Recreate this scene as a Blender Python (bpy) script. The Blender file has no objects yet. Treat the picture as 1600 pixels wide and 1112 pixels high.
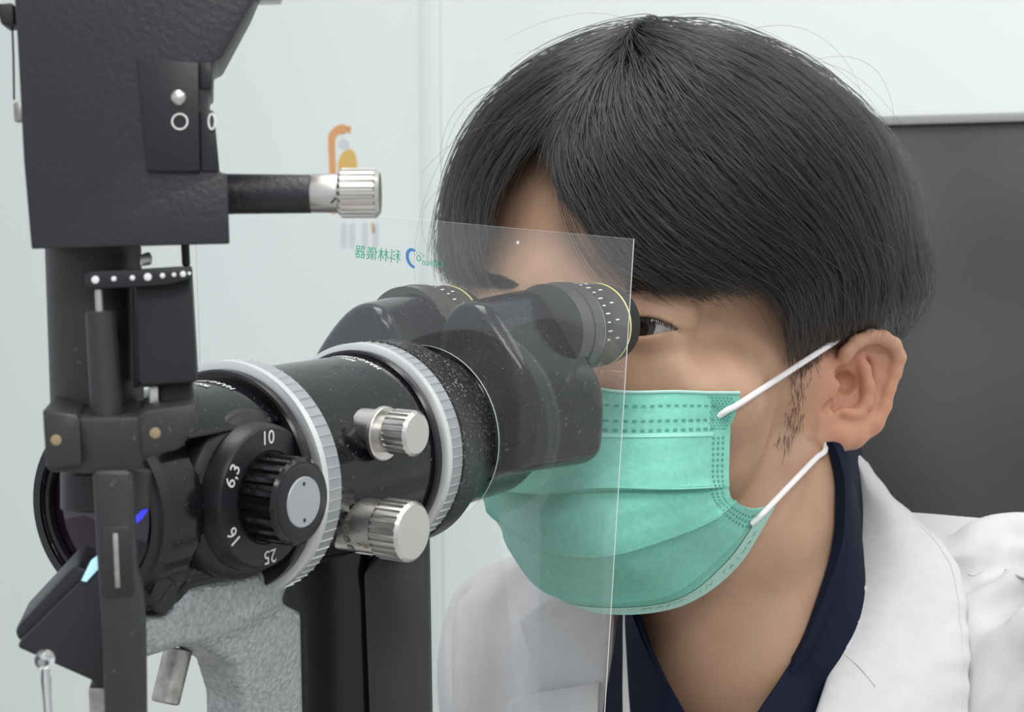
import bpy, bmesh, math, random
import numpy as np
from mathutils import Vector, Matrix

# ------------------------------------------------------------------ camera, world, lights, exposure
SC = bpy.context.scene
COL = SC.collection
HGT = 1.2                                    # camera height above the floor (m)
PITCH = math.radians(6.0)
FPX = 2300.0                                 # focal length in pixels of the 1600 px wide frame
cam = bpy.data.objects.new('camera', bpy.data.cameras.new('camera'))
COL.objects.link(cam)
cam.location = (0, 0, HGT)
cam.rotation_euler = (math.pi / 2 - PITCH, 0, 0)
cam.data.sensor_width = 36.0
cam.data.lens = FPX / 1600 * 36
cam.data.clip_start = 0.01
cam.data.dof.use_dof = True
cam.data.dof.focus_distance = 0.47
cam.data.dof.aperture_fstop = 34
SC.camera = cam

wd = bpy.data.worlds.new('room_light'); SC.world = wd; wd.use_nodes = True
wd.node_tree.nodes['Background'].inputs[0].default_value = (0.90, 0.95, 1.0, 1)
wd.node_tree.nodes['Background'].inputs[1].default_value = 0.80

def area(name, loc, size, power, rot=(0, 0, 0), col=(1, 0.985, 0.96)):
    L = bpy.data.lights.new(name, 'AREA'); L.shape = 'RECTANGLE'
    L.size, L.size_y = size; L.energy = power; L.color = col
    o = bpy.data.objects.new(name, L); COL.objects.link(o)
    o.location = loc; o.rotation_euler = rot
    return o
area('ceiling_panel_lamp', (-0.1, 0.30, 2.55), (0.6, 1.2), 22)
area('ceiling_panel_lamp.001', (1.3, 0.30, 2.55), (0.6, 1.2), 9)
area('ceiling_panel_lamp.002', (0.4, -1.3, 2.55), (1.2, 0.6), 26)

SC.view_settings.view_transform = 'Standard'
SC.view_settings.look = 'None'
SC.view_settings.gamma = 1
SC.view_settings.use_curve_mapping = False
SC.view_settings.exposure = 0.0

# ------------------------------------------------------------------ frames (millimetres, camera at 0,0,0)
AX = np.array([1., 0, 0])
FW = np.array([0, math.cos(PITCH), -math.sin(PITCH)])
UU = np.array([0, math.sin(PITCH), math.cos(PITCH)])
YAW = math.radians(31.54)
A = np.array([math.sin(YAW), math.cos(YAW), 0.])     # microscope axis, objective -> eyepieces
T = np.array([math.cos(YAW), -math.sin(YAW), 0.])    # microscope's side facing the camera
UP = np.array([0, 0, 1.])
O = -41.8 * AX - 27.6 * UU + 452.5 * FW              # centre of the rear knurled ring
def M(s, t, u): return O + s * A + t * T + u * UP
def loc(P): d = np.asarray(P) - O; return np.array([d @ A, d @ T, d @ UP])
def ray(x, y): return (x - 800) / FPX * AX - (y - 556) / FPX * UU + FW
def P(x, y, Z): return ray(x, y) * Z                 # pixel at a depth
def on(x, y, n, P0):                                 # pixel on a plane
    r = ray(x, y); return r * ((np.asarray(P0) @ n) / (r @ n))
def ons(x, y, s): return on(x, y, A, O + s * A)
def ont(x, y, t): return on(x, y, T, O + t * T)
def W(v): return np.asarray(v, float) * 0.001 + np.array([0, 0, HGT])
def nrm(v): v = np.asarray(v, float); return v / np.linalg.norm(v)
def perp(d):
    d = nrm(d); h = np.array([0, 0, 1.]) if abs(d[2]) < .9 else np.array([1., 0, 0])
    u = nrm(np.cross(h, d)); return u, np.cross(d, u)

# ------------------------------------------------------------------ materials
MATS = {}
def nodes(name):
    m = bpy.data.materials.new(name); m.use_nodes = True
    nt = m.node_tree; b = nt.nodes['Principled BSDF']; MATS[name] = m
    return m, nt, b
def noise(nt, scale, detail=3, rough=.5, coord='Object', vec=None):
    tc = nt.nodes.new('ShaderNodeTexCoord'); n = nt.nodes.new('ShaderNodeTexNoise')
    n.inputs['Scale'].default_value = scale; n.inputs['Detail'].default_value = detail
    n.inputs['Roughness'].default_value = rough
    if vec:
        mp = nt.nodes.new('ShaderNodeMapping'); mp.inputs['Scale'].default_value = vec
        nt.links.new(tc.outputs[coord], mp.inputs[0]); nt.links.new(mp.outputs[0], n.inputs[0])
    else: nt.links.new(tc.outputs[coord], n.inputs[0])
    return n.outputs['Fac']
def ramp(nt, fac, stops):
    r = nt.nodes.new('ShaderNodeValToRGB'); e = r.color_ramp.elements
    while len(e) < len(stops): e.new(.5)
    for el, (p, c) in zip(e, stops): el.position = p; el.color = (*c, 1) if len(c) == 3 else c
    nt.links.new(fac, r.inputs[0]); return r.outputs[0]
def bump(nt, b, fac, strength, dist=.001):
    n = nt.nodes.new('ShaderNodeBump'); n.inputs['Strength'].default_value = strength
    n.inputs['Distance'].default_value = dist
    nt.links.new(fac, n.inputs['Height']); nt.links.new(n.outputs[0], b.inputs['Normal'])
def mat(name, col, rough=.5, metal=0., var=None, bmp=None, dust=None, spec=None, sheen=0, emit=None):
    m, nt, b = nodes(name)
    b.inputs['Base Color'].default_value = (*col, 1)
    b.inputs['Roughness'].default_value = rough; b.inputs['Metallic'].default_value = metal
    if spec is not None: b.inputs['Specular IOR Level'].default_value = spec
    if sheen: b.inputs['Sheen Weight'].default_value = sheen
    if emit:
        b.inputs['Emission Color'].default_value = (*emit[0], 1); b.inputs['Emission Strength'].default_value = emit[1]
    if var:   # (scale, amount)
        k = var[1]
        c = ramp(nt, noise(nt, var[0], 4), [(.3, tuple(x * (1 - k) for x in col)), (.7, tuple(min(1, x * (1 + k)) for x in col))])
        nt.links.new(c, b.inputs['Base Color'])
    if dust:  # (scale, threshold, colour)
        f = ramp(nt, noise(nt, dust[0], 2, .6), [(dust[1], (0, 0, 0)), (dust[1] + .06, (1, 1, 1))])
        mx = nt.nodes.new('ShaderNodeMix'); mx.data_type = 'RGBA'
        mx.inputs['A'].default_value = (*col, 1); mx.inputs['B'].default_value = (*dust[2], 1)
        nt.links.new(f, mx.inputs['Factor']); nt.links.new(mx.outputs['Result'], b.inputs['Base Color'])
        mr = nt.nodes.new('ShaderNodeMapRange'); mr.inputs['To Min'].default_value = rough; mr.inputs['To Max'].default_value = .8
        nt.links.new(f, mr.inputs['Value']); nt.links.new(mr.outputs[0], b.inputs['Roughness'])
    if bmp: bump(nt, b, noise(nt, bmp[0], 4), bmp[1], bmp[2] if len(bmp) > 2 else .0005)
    return m
mat('wall_paint', (.765, .81, .79), .7, var=(3, .012), bmp=(60, .05))
mat('trim_paint', (.72, .77, .75), .5)
mat('ceiling_paint', (.85, .85, .84), .8)
mat('floor_vinyl', (.45, .44, .41), .5, var=(8, .1))
mat('table_laminate', (.55, .54, .52), .4)
mat('black_gloss', (.006, .006, .008), .15, spec=.36, dust=(1000, .675, (.12, .12, .115)))
mat('black_clean', (.008, .008, .010), .2, spec=.4)
mat('black_dusty', (.014, .014, .015), .38, dust=(1100, .60, (.17, .17, .165)))
mat('black_satin', (.014, .014, .017), .42, spec=.4, bmp=(900, .12, .0003))
mat('black_crackle', (.017, .017, .021), .42, bmp=(800, .32, .0006))
mat('black_worn', (.022, .022, .024), .48, dust=(500, .66, (.075, .072, .068)), bmp=(700, .2, .0003))
mat('black_matte', (.014, .014, .016), .55)
mat('grey_black', (.03, .03, .033), .5)
mat('silver', (.62, .60, .57), .34, 1.0, bmp=(1500, .04))
mat('satin_aluminium', (.74, .75, .75), .42, .8)
mat('groove_grey', (.36, .375, .385), .5, .5)
mat('print_grey', (.13, .12, .11), .6)
mat('steel_worn', (.40, .385, .36), .38, .9, var=(300, .3))
mat('hammertone', (.36, .375, .38), .42, .35, var=(700, .22), bmp=(800, .8, .0008))
mat('cap_grey', (.42, .44, .46), .45, .6)
mat('brass', (.42, .33, .20), .45, .8)
mat('paint_white', (.80, .80, .78), .6)
mat('yellow_line', (.80, .74, .28), .5)
mat('eyepiece_grey', (.055, .055, .05), .35)
mat('rubber', (.012, .012, .012), .7)
mat('text_green', (.05, .42, .27), .6)
mat('text_blue', (.08, .26, .58), .6)
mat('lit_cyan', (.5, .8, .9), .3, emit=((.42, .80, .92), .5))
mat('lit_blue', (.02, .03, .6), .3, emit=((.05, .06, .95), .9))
mat('sticker_orange', (.72, .36, .15), .7)
mat('sticker_ochre', (.72, .47, .14), .7)
mat('sticker_grey', (.62, .64, .66), .7)
mat('panel_frame', (.36, .36, .35), .45, .4)

def panel_glass():
    m, nt, b = nodes('dark_glass')
    c = ramp(nt, noise(nt, 2.2, 2, .5, vec=(1, 1, .8)), [(.35, (.03, .031, .031)), (.7, (.12, .12, .115))])
    nt.links.new(c, b.inputs['Base Color']); b.inputs['Roughness'].default_value = .35
panel_glass()
def lens_mat():
    m, nt, b = nodes('coated_lens')
    b.inputs['Base Color'].default_value = (.014, .008, .014, 1); b.inputs['Roughness'].default_value = .04
    b.inputs['Coat Weight'].default_value = .5; b.inputs['Coat Tint'].default_value = (.7, .5, .8, 1)
lens_mat()
def sheet_mat(name, film, tint):
    m, nt, b = nodes(name); nt.nodes.remove(b)
    out = nt.nodes['Material Output']
    tr = nt.nodes.new('ShaderNodeBsdfTransparent'); tr.inputs[0].default_value = (*tint, 1)
    gl = nt.nodes.new('ShaderNodeBsdfGlossy'); gl.inputs['Roughness'].default_value = .02
    df = nt.nodes.new('ShaderNodeBsdfDiffuse'); df.inputs[0].default_value = (.8, .82, .82, 1)
    fr = nt.nodes.new('ShaderNodeFresnel'); fr.inputs['IOR'].default_value = 1.46
    ge = nt.nodes.new('ShaderNodeNewGeometry'); mr = nt.nodes.new('ShaderNodeMapRange')          # same index on both faces of the sheet
    mr.inputs['To Min'].default_value = 1.46; mr.inputs['To Max'].default_value = 1 / 1.46
    nt.links.new(ge.outputs['Backfacing'], mr.inputs['Value']); nt.links.new(mr.outputs[0], fr.inputs['IOR'])
    m1 = nt.nodes.new('ShaderNodeMixShader'); m2 = nt.nodes.new('ShaderNodeMixShader')
    d = ramp(nt, noise(nt, 700, 2, .6), [(.66, (film,) * 3), (.76, (film * 4,) * 3)])
    nt.links.new(d, m1.inputs[0]); nt.links.new(tr.outputs[0], m1.inputs[1]); nt.links.new(df.outputs[0], m1.inputs[2])
    nt.links.new(fr.outputs[0], m2.inputs[0]); nt.links.new(m1.outputs[0], m2.inputs[1]); nt.links.new(gl.outputs[0], m2.inputs[2])
    nt.links.new(m2.outputs[0], out.inputs[0])
sheet_mat('clear_acrylic', .032, (.995, 1, 1))
sheet_mat('clear_edge', .10, (.9, .91, .91))

def rod_mat():
    m, nt, b = nodes('clear_rod'); b.inputs['Base Color'].default_value = (.93, .93, .95, 1); b.inputs['Roughness'].default_value = .06; b.inputs['IOR'].default_value = 1.46; b.inputs['Transmission Weight'].default_value = 1
rod_mat()
mat('acrylic_edge', (.75, .78, .78), .3)

# ------------------------------------------------------------------ mesh helpers
def new_obj(name, verts, faces, m, base, parent=None, smooth=True, mm=True, angle=38):
    me = bpy.data.meshes.new(name)
    v = W(verts) if mm else np.asarray(verts, float)
    v = v - np.asarray(base)
    me.from_pydata(v.tolist(), [], faces if isinstance(faces, list) else faces.tolist())
    me.materials.append(MATS[m] if isinstance(m, str) else m)
    if smooth:
        me.shade_smooth()
        if angle: me.set_sharp_from_angle(angle=math.radians(angle))
    me.update()
    o = bpy.data.objects.new(name, me); COL.objects.link(o)
    if parent is not None: o.parent = parent
    else: o.location = base
    return o
class Thing:
    def __init__(s, name, label, cat, base_mm, group=None):
        s.base = W(base_mm); s.e = bpy.data.objects.new(name, None); COL.objects.link(s.e)
        s.e.empty_display_size = .02; s.e.location = s.base
        s.e['label'] = label; s.e['category'] = cat
        if group: s.e['group'] = group
    def part(s, name, vf, m, parent=None, label=None, kind=None, **k):
        o = new_obj(name, vf[0], vf[1], m, s.base, parent or s.e, **k)
        if label: o['label'] = label
        if kind: o['kind'] = kind
        return o
def single(name, label, cat, vf, m, base_mm, **k):
    o = new_obj(name, vf[0], vf[1], m, W(base_mm), None, **k); o['label'] = label; o['category'] = cat
    return o
def join(*vfs):
    V, F, n = [], [], 0
    for v, f in vfs:
        v = np.asarray(v, float).reshape(-1, 3); V.append(v)
        F += [tuple(i + n for i in q) for q in f]; n += len(v)
    return np.concatenate(V), F
def lathe(p0, d, prof, n=64, mod=None, cap=True, ref=None):
    """prof: list of (h, r) along d from p0; mod(h_index, theta)->extra radius"""
    d = nrm(d)
    if ref is None: u, v = perp(d)
    else: u = nrm(np.asarray(ref) - (np.asarray(ref) @ d) * d); v = np.cross(d, u)
    th = np.arange(n) * 2 * math.pi / n
    V = []
    for i, (h, r) in enumerate(prof):
        rr = r + (np.array([mod(i, t) for t in th]) if mod else 0)
        rr = np.broadcast_to(np.asarray(rr, float), (n,))
        V.append(np.asarray(p0) + h * d + rr[:, None] * (np.cos(th)[:, None] * u + np.sin(th)[:, None] * v))
    V = np.concatenate(V); F = []
    for i in range(len(prof) - 1):
        for j in range(n):
            k = (j + 1) % n; F.append((i * n + j, i * n + k, (i + 1) * n + k, (i + 1) * n + j))
    if cap:
        F.append(tuple(range(n - 1, -1, -1))); F.append(tuple((len(prof) - 1) * n + j for j in range(n)))
    return V, F
def cyl(p0, p1, r, r1=None, n=40, ch=.4):
    p0, p1 = np.asarray(p0, float), np.asarray(p1, float); L = np.linalg.norm(p1 - p0); r1 = r if r1 is None else r1
    ch = min(ch, L * .3, r * .5)
    return lathe(p0, p1 - p0, [(0, r - ch), (ch, r), (L - ch, r1), (L, r1 - ch)], n)
def ribbed(p0, d, h0, h1, r, nr, depth, n_per=6, ch=.8):
    def mod(i, t):
        c = (t * nr / (2 * math.pi)) % 1.0
        g = 1.0 if .30 < c < .70 else 0.0
        return -depth * g if i in (1, 2, 3) else 0
    e = .35
    return lathe(p0, d, [(h0, r - ch), (h0 + ch, r), (h0 + ch + .01, r), (h1 - ch - e, r), (h1 - ch, r - depth * .2), (h1, r - ch - depth * .3)], nr * n_per, mod)
def bm_out(bm):
    bmesh.ops.recalc_face_normals(bm, faces=bm.faces)
    bm.verts.ensure_lookup_table()
    v = np.array([x.co[:] for x in bm.verts]); f = [tuple(a.index for a in q.verts) for q in bm.faces]
    bm.free(); return v, f
def prism(front, ext, bevel=0, seg=2, ang=25):
    bm = bmesh.new()
    a = [bm.verts.new(p) for p in front]; b = [bm.verts.new(np.asarray(p) + ext) for p in front]
    bm.faces.new(a); bm.faces.new(b[::-1]); n = len(a)
    for i in range(n):
        j = (i + 1) % n; bm.faces.new((a[j], a[i], b[i], b[j]))
    bmesh.ops.recalc_face_normals(bm, faces=bm.faces)
    if bevel:
        ed = [e for e in bm.edges if len(e.link_faces) == 2 and e.calc_face_angle(0) > math.radians(ang)]
        bmesh.ops.bevel(bm, geom=ed, offset=bevel, segments=seg, affect='EDGES', profile=.5, clamp_overlap=True)
    return bm_out(bm)
def box(c, ax, ay, az, bevel=0, seg=2):
    c, ax, ay, az = (np.asarray(q, float) for q in (c, ax, ay, az))
    return prism([c - ax - ay - az, c + ax - ay - az, c + ax + ay - az, c - ax + ay - az], 2 * az, bevel, seg)
def mbox(s0, s1, t0, t1, u0, u1, bevel=0, seg=2):
    return box(M((s0 + s1) / 2, (t0 + t1) / 2, (u0 + u1) / 2), (s1 - s0) / 2 * A, (t1 - t0) / 2 * T, (u1 - u0) / 2 * UP, bevel, seg)
def ppx(pts, Z, depth, bevel=.6, seg=2, dirv=None):
    """prism whose front outline is given in pixels on a plane at depth Z, running back by depth mm"""
    d = np.array([0, 1., 0]) if dirv is None else dirv
    return prism([P(x, y, Z) for x, y in pts], d * depth, bevel, seg)
def tube(path, r, n=10, cap=True):
    path = np.asarray(path, float); k = len(path); r = np.broadcast_to(np.asarray(r, float), (k,))
    tg = np.gradient(path, axis=0); tg /= np.linalg.norm(tg, axis=1)[:, None]
    u, _ = perp(tg[0]); V = []
    th = np.arange(n) * 2 * math.pi / n
    for i in range(k):
        u = nrm(u - (u @ tg[i]) * tg[i]); v = np.cross(tg[i], u)
        V.append(path[i] + r[i] * (np.cos(th)[:, None] * u + np.sin(th)[:, None] * v))
    F = []
    for i in range(k - 1):
        for j in range(n): q = (j + 1) % n; F.append((i * n + j, i * n + q, (i + 1) * n + q, (i + 1) * n + j))
    if cap: F.append(tuple(range(n - 1, -1, -1))); F.append(tuple((k - 1) * n + j for j in range(n)))
    return np.concatenate(V), F
def spline(pts, n):
    """Catmull-Rom through pts (rows), resampled to n, works on any trailing shape"""
    p = np.asarray(pts, float); k = len(p)
    if k == 2: w = np.linspace(0, 1, n).reshape((-1,) + (1,) * (p.ndim - 1)); return p[0] * (1 - w) + p[1] * w
    e = np.concatenate([[2 * p[0] - p[1]], p, [2 * p[-1] - p[-2]]])
    x = np.linspace(0, k - 1, n); i = np.minimum(x.astype(int), k - 2); f = (x - i).reshape((-1,) + (1,) * (p.ndim - 1))
    a, b, c, d = e[i], e[i + 1], e[i + 2], e[i + 3]
    return .5 * (2 * b + (c - a) * f + (2 * a - 5 * b + 4 * c - d) * f ** 2 + (3 * b - a - 3 * c + d) * f ** 3)
def surf(ctrl, nv, nu):
    """ctrl[rows][cols][3] -> grid nv x nu x 3"""
    g = spline(np.asarray(ctrl, float), nv); return np.swapaxes(spline(np.swapaxes(g, 0, 1), nu), 0, 1)
def gnormals(g):
    du = np.gradient(g, axis=1); dv = np.gradient(g, axis=0); n = np.cross(du, dv)
    return n / (np.linalg.norm(n, axis=2, keepdims=True) + 1e-9)
def sheet(g, thick, flip=1):
    nv, nu = g.shape[:2]; n = gnormals(g) * flip
    V = np.concatenate([g.reshape(-1, 3), (g - n * thick).reshape(-1, 3)]); N = nv * nu; F = []
    for i in range(nv - 1):
        for j in range(nu - 1):
            a = i * nu + j; q = (a, a + 1, a + nu + 1, a + nu); F.append(q); F.append(tuple(x + N for x in q[::-1]))
    rim = [j for j in range(nu)] + [i * nu + nu - 1 for i in range(1, nv)] + [(nv - 1) * nu + j for j in range(nu - 2, -1, -1)] + [i * nu for i in range(nv - 2, 0, -1)]
    for a, b in zip(rim, rim[1:] + rim[:1]): F.append((b, a, a + N, b + N))
    return V, F
def text2d(body, size, extr=0., shear=0):
    cu = bpy.data.curves.new('lettering', 'FONT'); cu.body = body; cu.size = size; cu.extrude = extr
    cu.align_x = 'CENTER'; cu.align_y = 'CENTER'; cu.resolution_u = 3; cu.shear = shear
    o = bpy.data.objects.new('lettering', cu); COL.objects.link(o)
    dg = bpy.context.evaluated_depsgraph_get(); me = bpy.data.meshes.new_from_object(o.evaluated_get(dg))
    v = np.array([x.co[:] for x in me.vertices]).reshape(-1, 3); f = [tuple(q.vertices) for q in me.polygons]
    bpy.data.objects.remove(o); bpy.data.curves.remove(cu); bpy.data.meshes.remove(me)
    return v, f
def place(vf, o, ex, ey, ez): v, f = vf; return np.asarray(o) + v[:, :1] * ex + v[:, 1:2] * ey + v[:, 2:3] * ez, f

# signed distance fields -> mesh (surface nets)
def surfnet(F, org, h):
    sgn = F < 0; nx, ny, nz = F.shape
    acc = np.zeros((nx - 1, ny - 1, nz - 1, 3)); cnt = np.zeros((nx - 1, ny - 1, nz - 1))
    corners = [(i, j, k) for i in (0, 1) for j in (0, 1) for k in (0, 1)]
    mixed = np.zeros((nx - 1, ny - 1, nz - 1), bool); s0 = sgn[:-1, :-1, :-1]
    for (i, j, k) in corners[1:]: mixed |= sgn[i:nx - 1 + i, j:ny - 1 + j, k:nz - 1 + k] != s0
    I = np.argwhere(mixed); idx = -np.ones(mixed.shape, int); idx[mixed] = np.arange(len(I))
    acc = np.zeros((len(I), 3)); cnt = np.zeros(len(I))
    for a in corners:
        for ax in range(3):
            if a[ax]: continue
            b = list(a); b[ax] = 1
            fa = F[I[:, 0] + a[0], I[:, 1] + a[1], I[:, 2] + a[2]]; fb = F[I[:, 0] + b[0], I[:, 1] + b[1], I[:, 2] + b[2]]
            x = (fa < 0) != (fb < 0); t = np.where(x, fa / np.where(x, fa - fb, 1), 0)
            pt = np.tile(np.array(a, float), (len(I), 1)); pt[:, ax] += t
            acc += np.where(x[:, None], pt, 0); cnt += x
    V = np.asarray(org) + h * (I + acc / cnt[:, None]); Q = []
    for ax in range(3):
        o1, o2 = (ax + 1) % 3, (ax + 2) % 3
        sl0 = [slice(None)] * 3; sl1 = [slice(None)] * 3; sl0[ax] = slice(0, -1); sl1[ax] = slice(1, None)
        a, b = sgn[tuple(sl0)], sgn[tuple(sl1)]; E = np.argwhere(a != b)
        E = E[(E[:, o1] > 0) & (E[:, o2] > 0) & (E[:, o1] < F.shape[o1] - 1) & (E[:, o2] < F.shape[o2] - 1)]
        ins = sgn[E[:, 0], E[:, 1], E[:, 2]]
        q = []
        for d1, d2 in ((1, 1), (0, 1), (0, 0), (1, 0)):
            c = E.copy(); c[:, o1] -= d1; c[:, o2] -= d2; q.append(idx[c[:, 0], c[:, 1], c[:, 2]])
        q = np.stack(q, 1); q[~ins] = q[~ins][:, ::-1]; Q.append(q)
    return V, np.concatenate(Q)
def smin(a, b, k): h = np.clip(.5 + .5 * (b - a) / k, 0, 1); return b * (1 - h) + a * h - k * h * (1 - h)
def smax(a, b, k): return -smin(-a, -b, k)
def sd_ell(p, c, r):
    q = (p - np.asarray(c)); r = np.asarray(r, float)
    k0 = np.sqrt(((q / r) ** 2).sum(-1)); k1 = np.sqrt(((q / r ** 2) ** 2).sum(-1)) + 1e-9
    return k0 * (k0 - 1) / k1
def sd_cap(p, a, b, ra, rb=None):
    a, b = np.asarray(a, float), np.asarray(b, float); rb = ra if rb is None else rb
    ba = b - a; t = np.clip(((p - a) @ ba) / (ba @ ba), 0, 1)
    return np.linalg.norm(p - a - t[..., None] * ba, axis=-1) - (ra + (rb - ra) * t)
def sd_poly(x, y, poly):
    poly = np.asarray(poly, float); d = np.full(x.shape, 1e9); s = np.ones(x.shape)
    n = len(poly); j = n - 1
    for i in range(n):
        ex, ey = poly[j] - poly[i]; wx, wy = x - poly[i][0], y - poly[i][1]
        t = np.clip((wx * ex + wy * ey) / (ex * ex + ey * ey + 1e-12), 0, 1)
        d = np.minimum(d, (wx - ex * t) ** 2 + (wy - ey * t) ** 2)
        c1, c2, c3 = y >= poly[i][1], y < poly[j][1], ex * wy > ey * wx
        s = np.where((c1 & c2 & c3) | (~c1 & ~c2 & ~c3), -s, s); j = i
    return s * np.sqrt(d)
def grid(lo, hi, h):
    ax = [np.arange(a, b + h, h) for a, b in zip(lo, hi)]
    return np.stack(np.meshgrid(*ax, indexing='ij'), -1)

# ================================================================== the room
def structure(name, vf, m, base, parent=None):
    o = new_obj(name, vf[0], vf[1], m, W(base) if parent is None else W(base), parent)
    if parent is None: o['kind'] = 'structure'
    return o
ZF = -HGT * 1000
WS = 1150.0                                            # back wall, distance along the microscope axis
def wp(x, y): return ons(x, y, WS)
c = O + WS * A; c = np.array([c[0], c[1], 0])
wall = structure('wall_back', box(c + 40 * A + np.array([0, 0, (ZF + 1500) / 2]), 40 * A, 4200 * T, (1500 - ZF) / 2 * UP), 'wall_paint', (c[0], c[1], ZF))
floor = structure('floor', box(np.array([c[0] - 700, c[1] - 1500, ZF - 20]), 2600 * A, 4200 * T, 20 * UP), 'floor_vinyl', (0, 0, ZF))
# vertical joint cover strip on the wall
a, b = wp(663, 120), wp(690, 120)
w_ = abs((b - a) @ T); mid = (a + b) / 2
strip = structure('trim_1', box(np.array([mid[0], mid[1], (ZF + 1500) / 2]) - 5 * A, 5 * A, w_ * .5 * T, (1500 - ZF) / 2 * UP, 2), 'trim_paint', (mid[0], mid[1], ZF))
# dark glazed panel hung on the wall at the right
a, b, e = wp(1290, 182), wp(1990, 182), wp(1450, 1000)
t0, t1 = loc(a)[1], loc(b)[1]; u1, u0 = loc(wp(1500, 180))[2], loc(e)[2]
pn = Thing('dark_glass_panel', 'large dark glossy panel with thin grey frame hung on the pale wall', 'panel', M(WS, (t0 + t1) / 2, u0))
pn.part('glass', mbox(WS - 16, WS - 1, t0 + 8, t1 - 8, u0 + 8, u1 - 10, 1), 'dark_glass')
for nm, q in (('top_rail', (WS - 24, WS - .5, t0, t1, u1 - 9, u1)), ('bottom_rail', (WS - 24, WS - .5, t0, t1, u0, u0 + 9)),
              ('side_rail', (WS - 24, WS - .5, t0, t0 + 9, u0 + 9, u1 - 9)), ('side_rail', (WS - 24, WS - .5, t1 - 9, t1, u0 + 9, u1 - 9))):
    pn.part(nm, mbox(*q, 1.5), 'panel_frame')
# sticker of a little animal on the wall
st = Thing('wall_sticker', 'small orange and ochre animal sticker on the pale wall', 'sticker', wp(540, 340))
def stk(name, pts, m, lift=.6, n=60):
    pts = spline(np.array([wp(x, y) for x, y in pts + pts[:1]]), n)[:-1]
    st.part(name, prism(pts - A * lift, A * (lift - .1)), m, smooth=False)
stk('neck', [(514, 330), (515, 270), (513, 220), (517, 205), (530, 195), (538, 198), (534, 208), (524, 218), (525, 270), (526, 330)], 'sticker_orange')
stk('head', [(530, 203), (534, 194), (541, 196), (546, 201), (541, 207), (534, 209)], 'sticker_orange', .9)
stk('horn', [(543, 205), (544, 198), (548, 197), (547, 208)], 'sticker_orange', .9)
stk('body', [(528, 258), (533, 242), (545, 233), (555, 240), (558, 262), (552, 285), (534, 285)], 'sticker_ochre')
stk('cloud', [(528, 224), (536, 216), (545, 222), (544, 230), (533, 232)], 'sticker_grey')
for x in (533, 546, 566, 583): stk('leg', [(x, 350), (x + 8, 350), (x + 8, 384), (x, 384)], 'sticker_grey')
stk('tail', [(580, 350), (584, 348), (587, 362), (582, 364)], 'sticker_orange')

# instrument table under the slit lamp (below the frame)
TZ = -520.0
tb = Thing('instrument_table', 'light laminate instrument table under the slit lamp', 'table', (M(-60, 0, 0)[0], M(-60, 0, 0)[1], ZF))
cx = M(-40, 0, 0)
tb.part('table_top', box((cx[0], cx[1], TZ - 12), 165 * A, 300 * T, 12 * UP, 3), 'table_laminate')
tb.part('column', cyl((cx[0], cx[1], ZF + 30), (cx[0], cx[1], TZ - 24), 45), 'satin_aluminium')
tb.part('foot', box((cx[0], cx[1], ZF + 15), 230 * A, 240 * T, 15 * UP, 5), 'grey_black')

# ================================================================== the microscope
base_c = M(-62, 8, 0)
mic = Thing('stereo_microscope', 'black slit lamp microscope with silver rings, magnification dial and grey arm', 'microscope', (base_c[0], base_c[1], TZ))
RB = 29.0
def cylM(s0, s1, R, m, name, parent=None, ch=.6, n=96, label=None):
    return mic.part(name, lathe(M(s0, 0, 0), A, [(0, R - ch), (ch, R), (s1 - s0 - ch, R), (s1 - s0, R - ch)], n), m, parent, label)
# --- front body with the magnification changer
def body_sdf():
    g = grid((-116, -27, -34), (-54, 31, 34), .8); s, t, u = g[..., 0], g[..., 1], g[..., 2]
    rr = np.hypot(t, u)
    d = np.maximum(rr - 27.5, np.abs(s + 80) - 22)                     # round shell with flat cheeks below
    d = smax(d, np.minimum(np.abs(t) - 13.5, 17.5 - u), 1.5)
    side = sd_poly(s, u, [(-110, 12), (-106, 18), (-58, 18), (-57, -21), (-97, -19), (-103, -24), (-110, -24)])
    d2 = np.maximum(side + 2.5, np.abs(t) - 14 + 2.5); d2 = np.minimum(np.maximum(side + 2.5, np.abs(t) - 11.5), 0) + np.hypot(np.maximum(side + 2.5, 0), np.maximum(np.abs(t) - 12, 0)) - 2.5
    f = np.maximum(rr - 21.2, np.abs(s + 105) - 7.5)                      # objective mount
    d = smin(d, d2, 2.5); d = smin(d, f, 2.0)
    bore = np.maximum(rr - 19.6, s + 109.5)                             # recess for the lens
    d = np.maximum(d, -bore)
    v, q = surfnet(d, (-116, -27, -34), .8)
    return O + v[:, :1] * A + v[:, 1:2] * T + v[:, 2:] * UP, q
mic.part('front_body', body_sdf(), 'black_gloss', angle=None)
ob = mic.part('objective_ring', lathe(M(-113.5, 0, 0), A, [(0, 19.2), (0, 21.6), (.8, 22.4), (4, 22.4), (4, 18.4), (.6, 18.4)], 96, cap=False), 'black_satin')
mic.part('lens', lathe(M(-110.5, 0, 0), A, [(-1.2, .01), (-1.15, 5), (-.8, 10), (-.3, 15), (.2, 18.3), (1, 18.3)], 72, cap=False), 'coated_lens', ob, 'dark coated objective glass')
mic.part('lens_retainer', lathe(M(-112.4, 0, 0), A, [(0, 17.2), (-.5, 17.8), (0, 18.5), (1.5, 18.5), (1.5, 17.2), (0, 17.2)], 72, cap=False), 'black_clean', ob)
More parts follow.
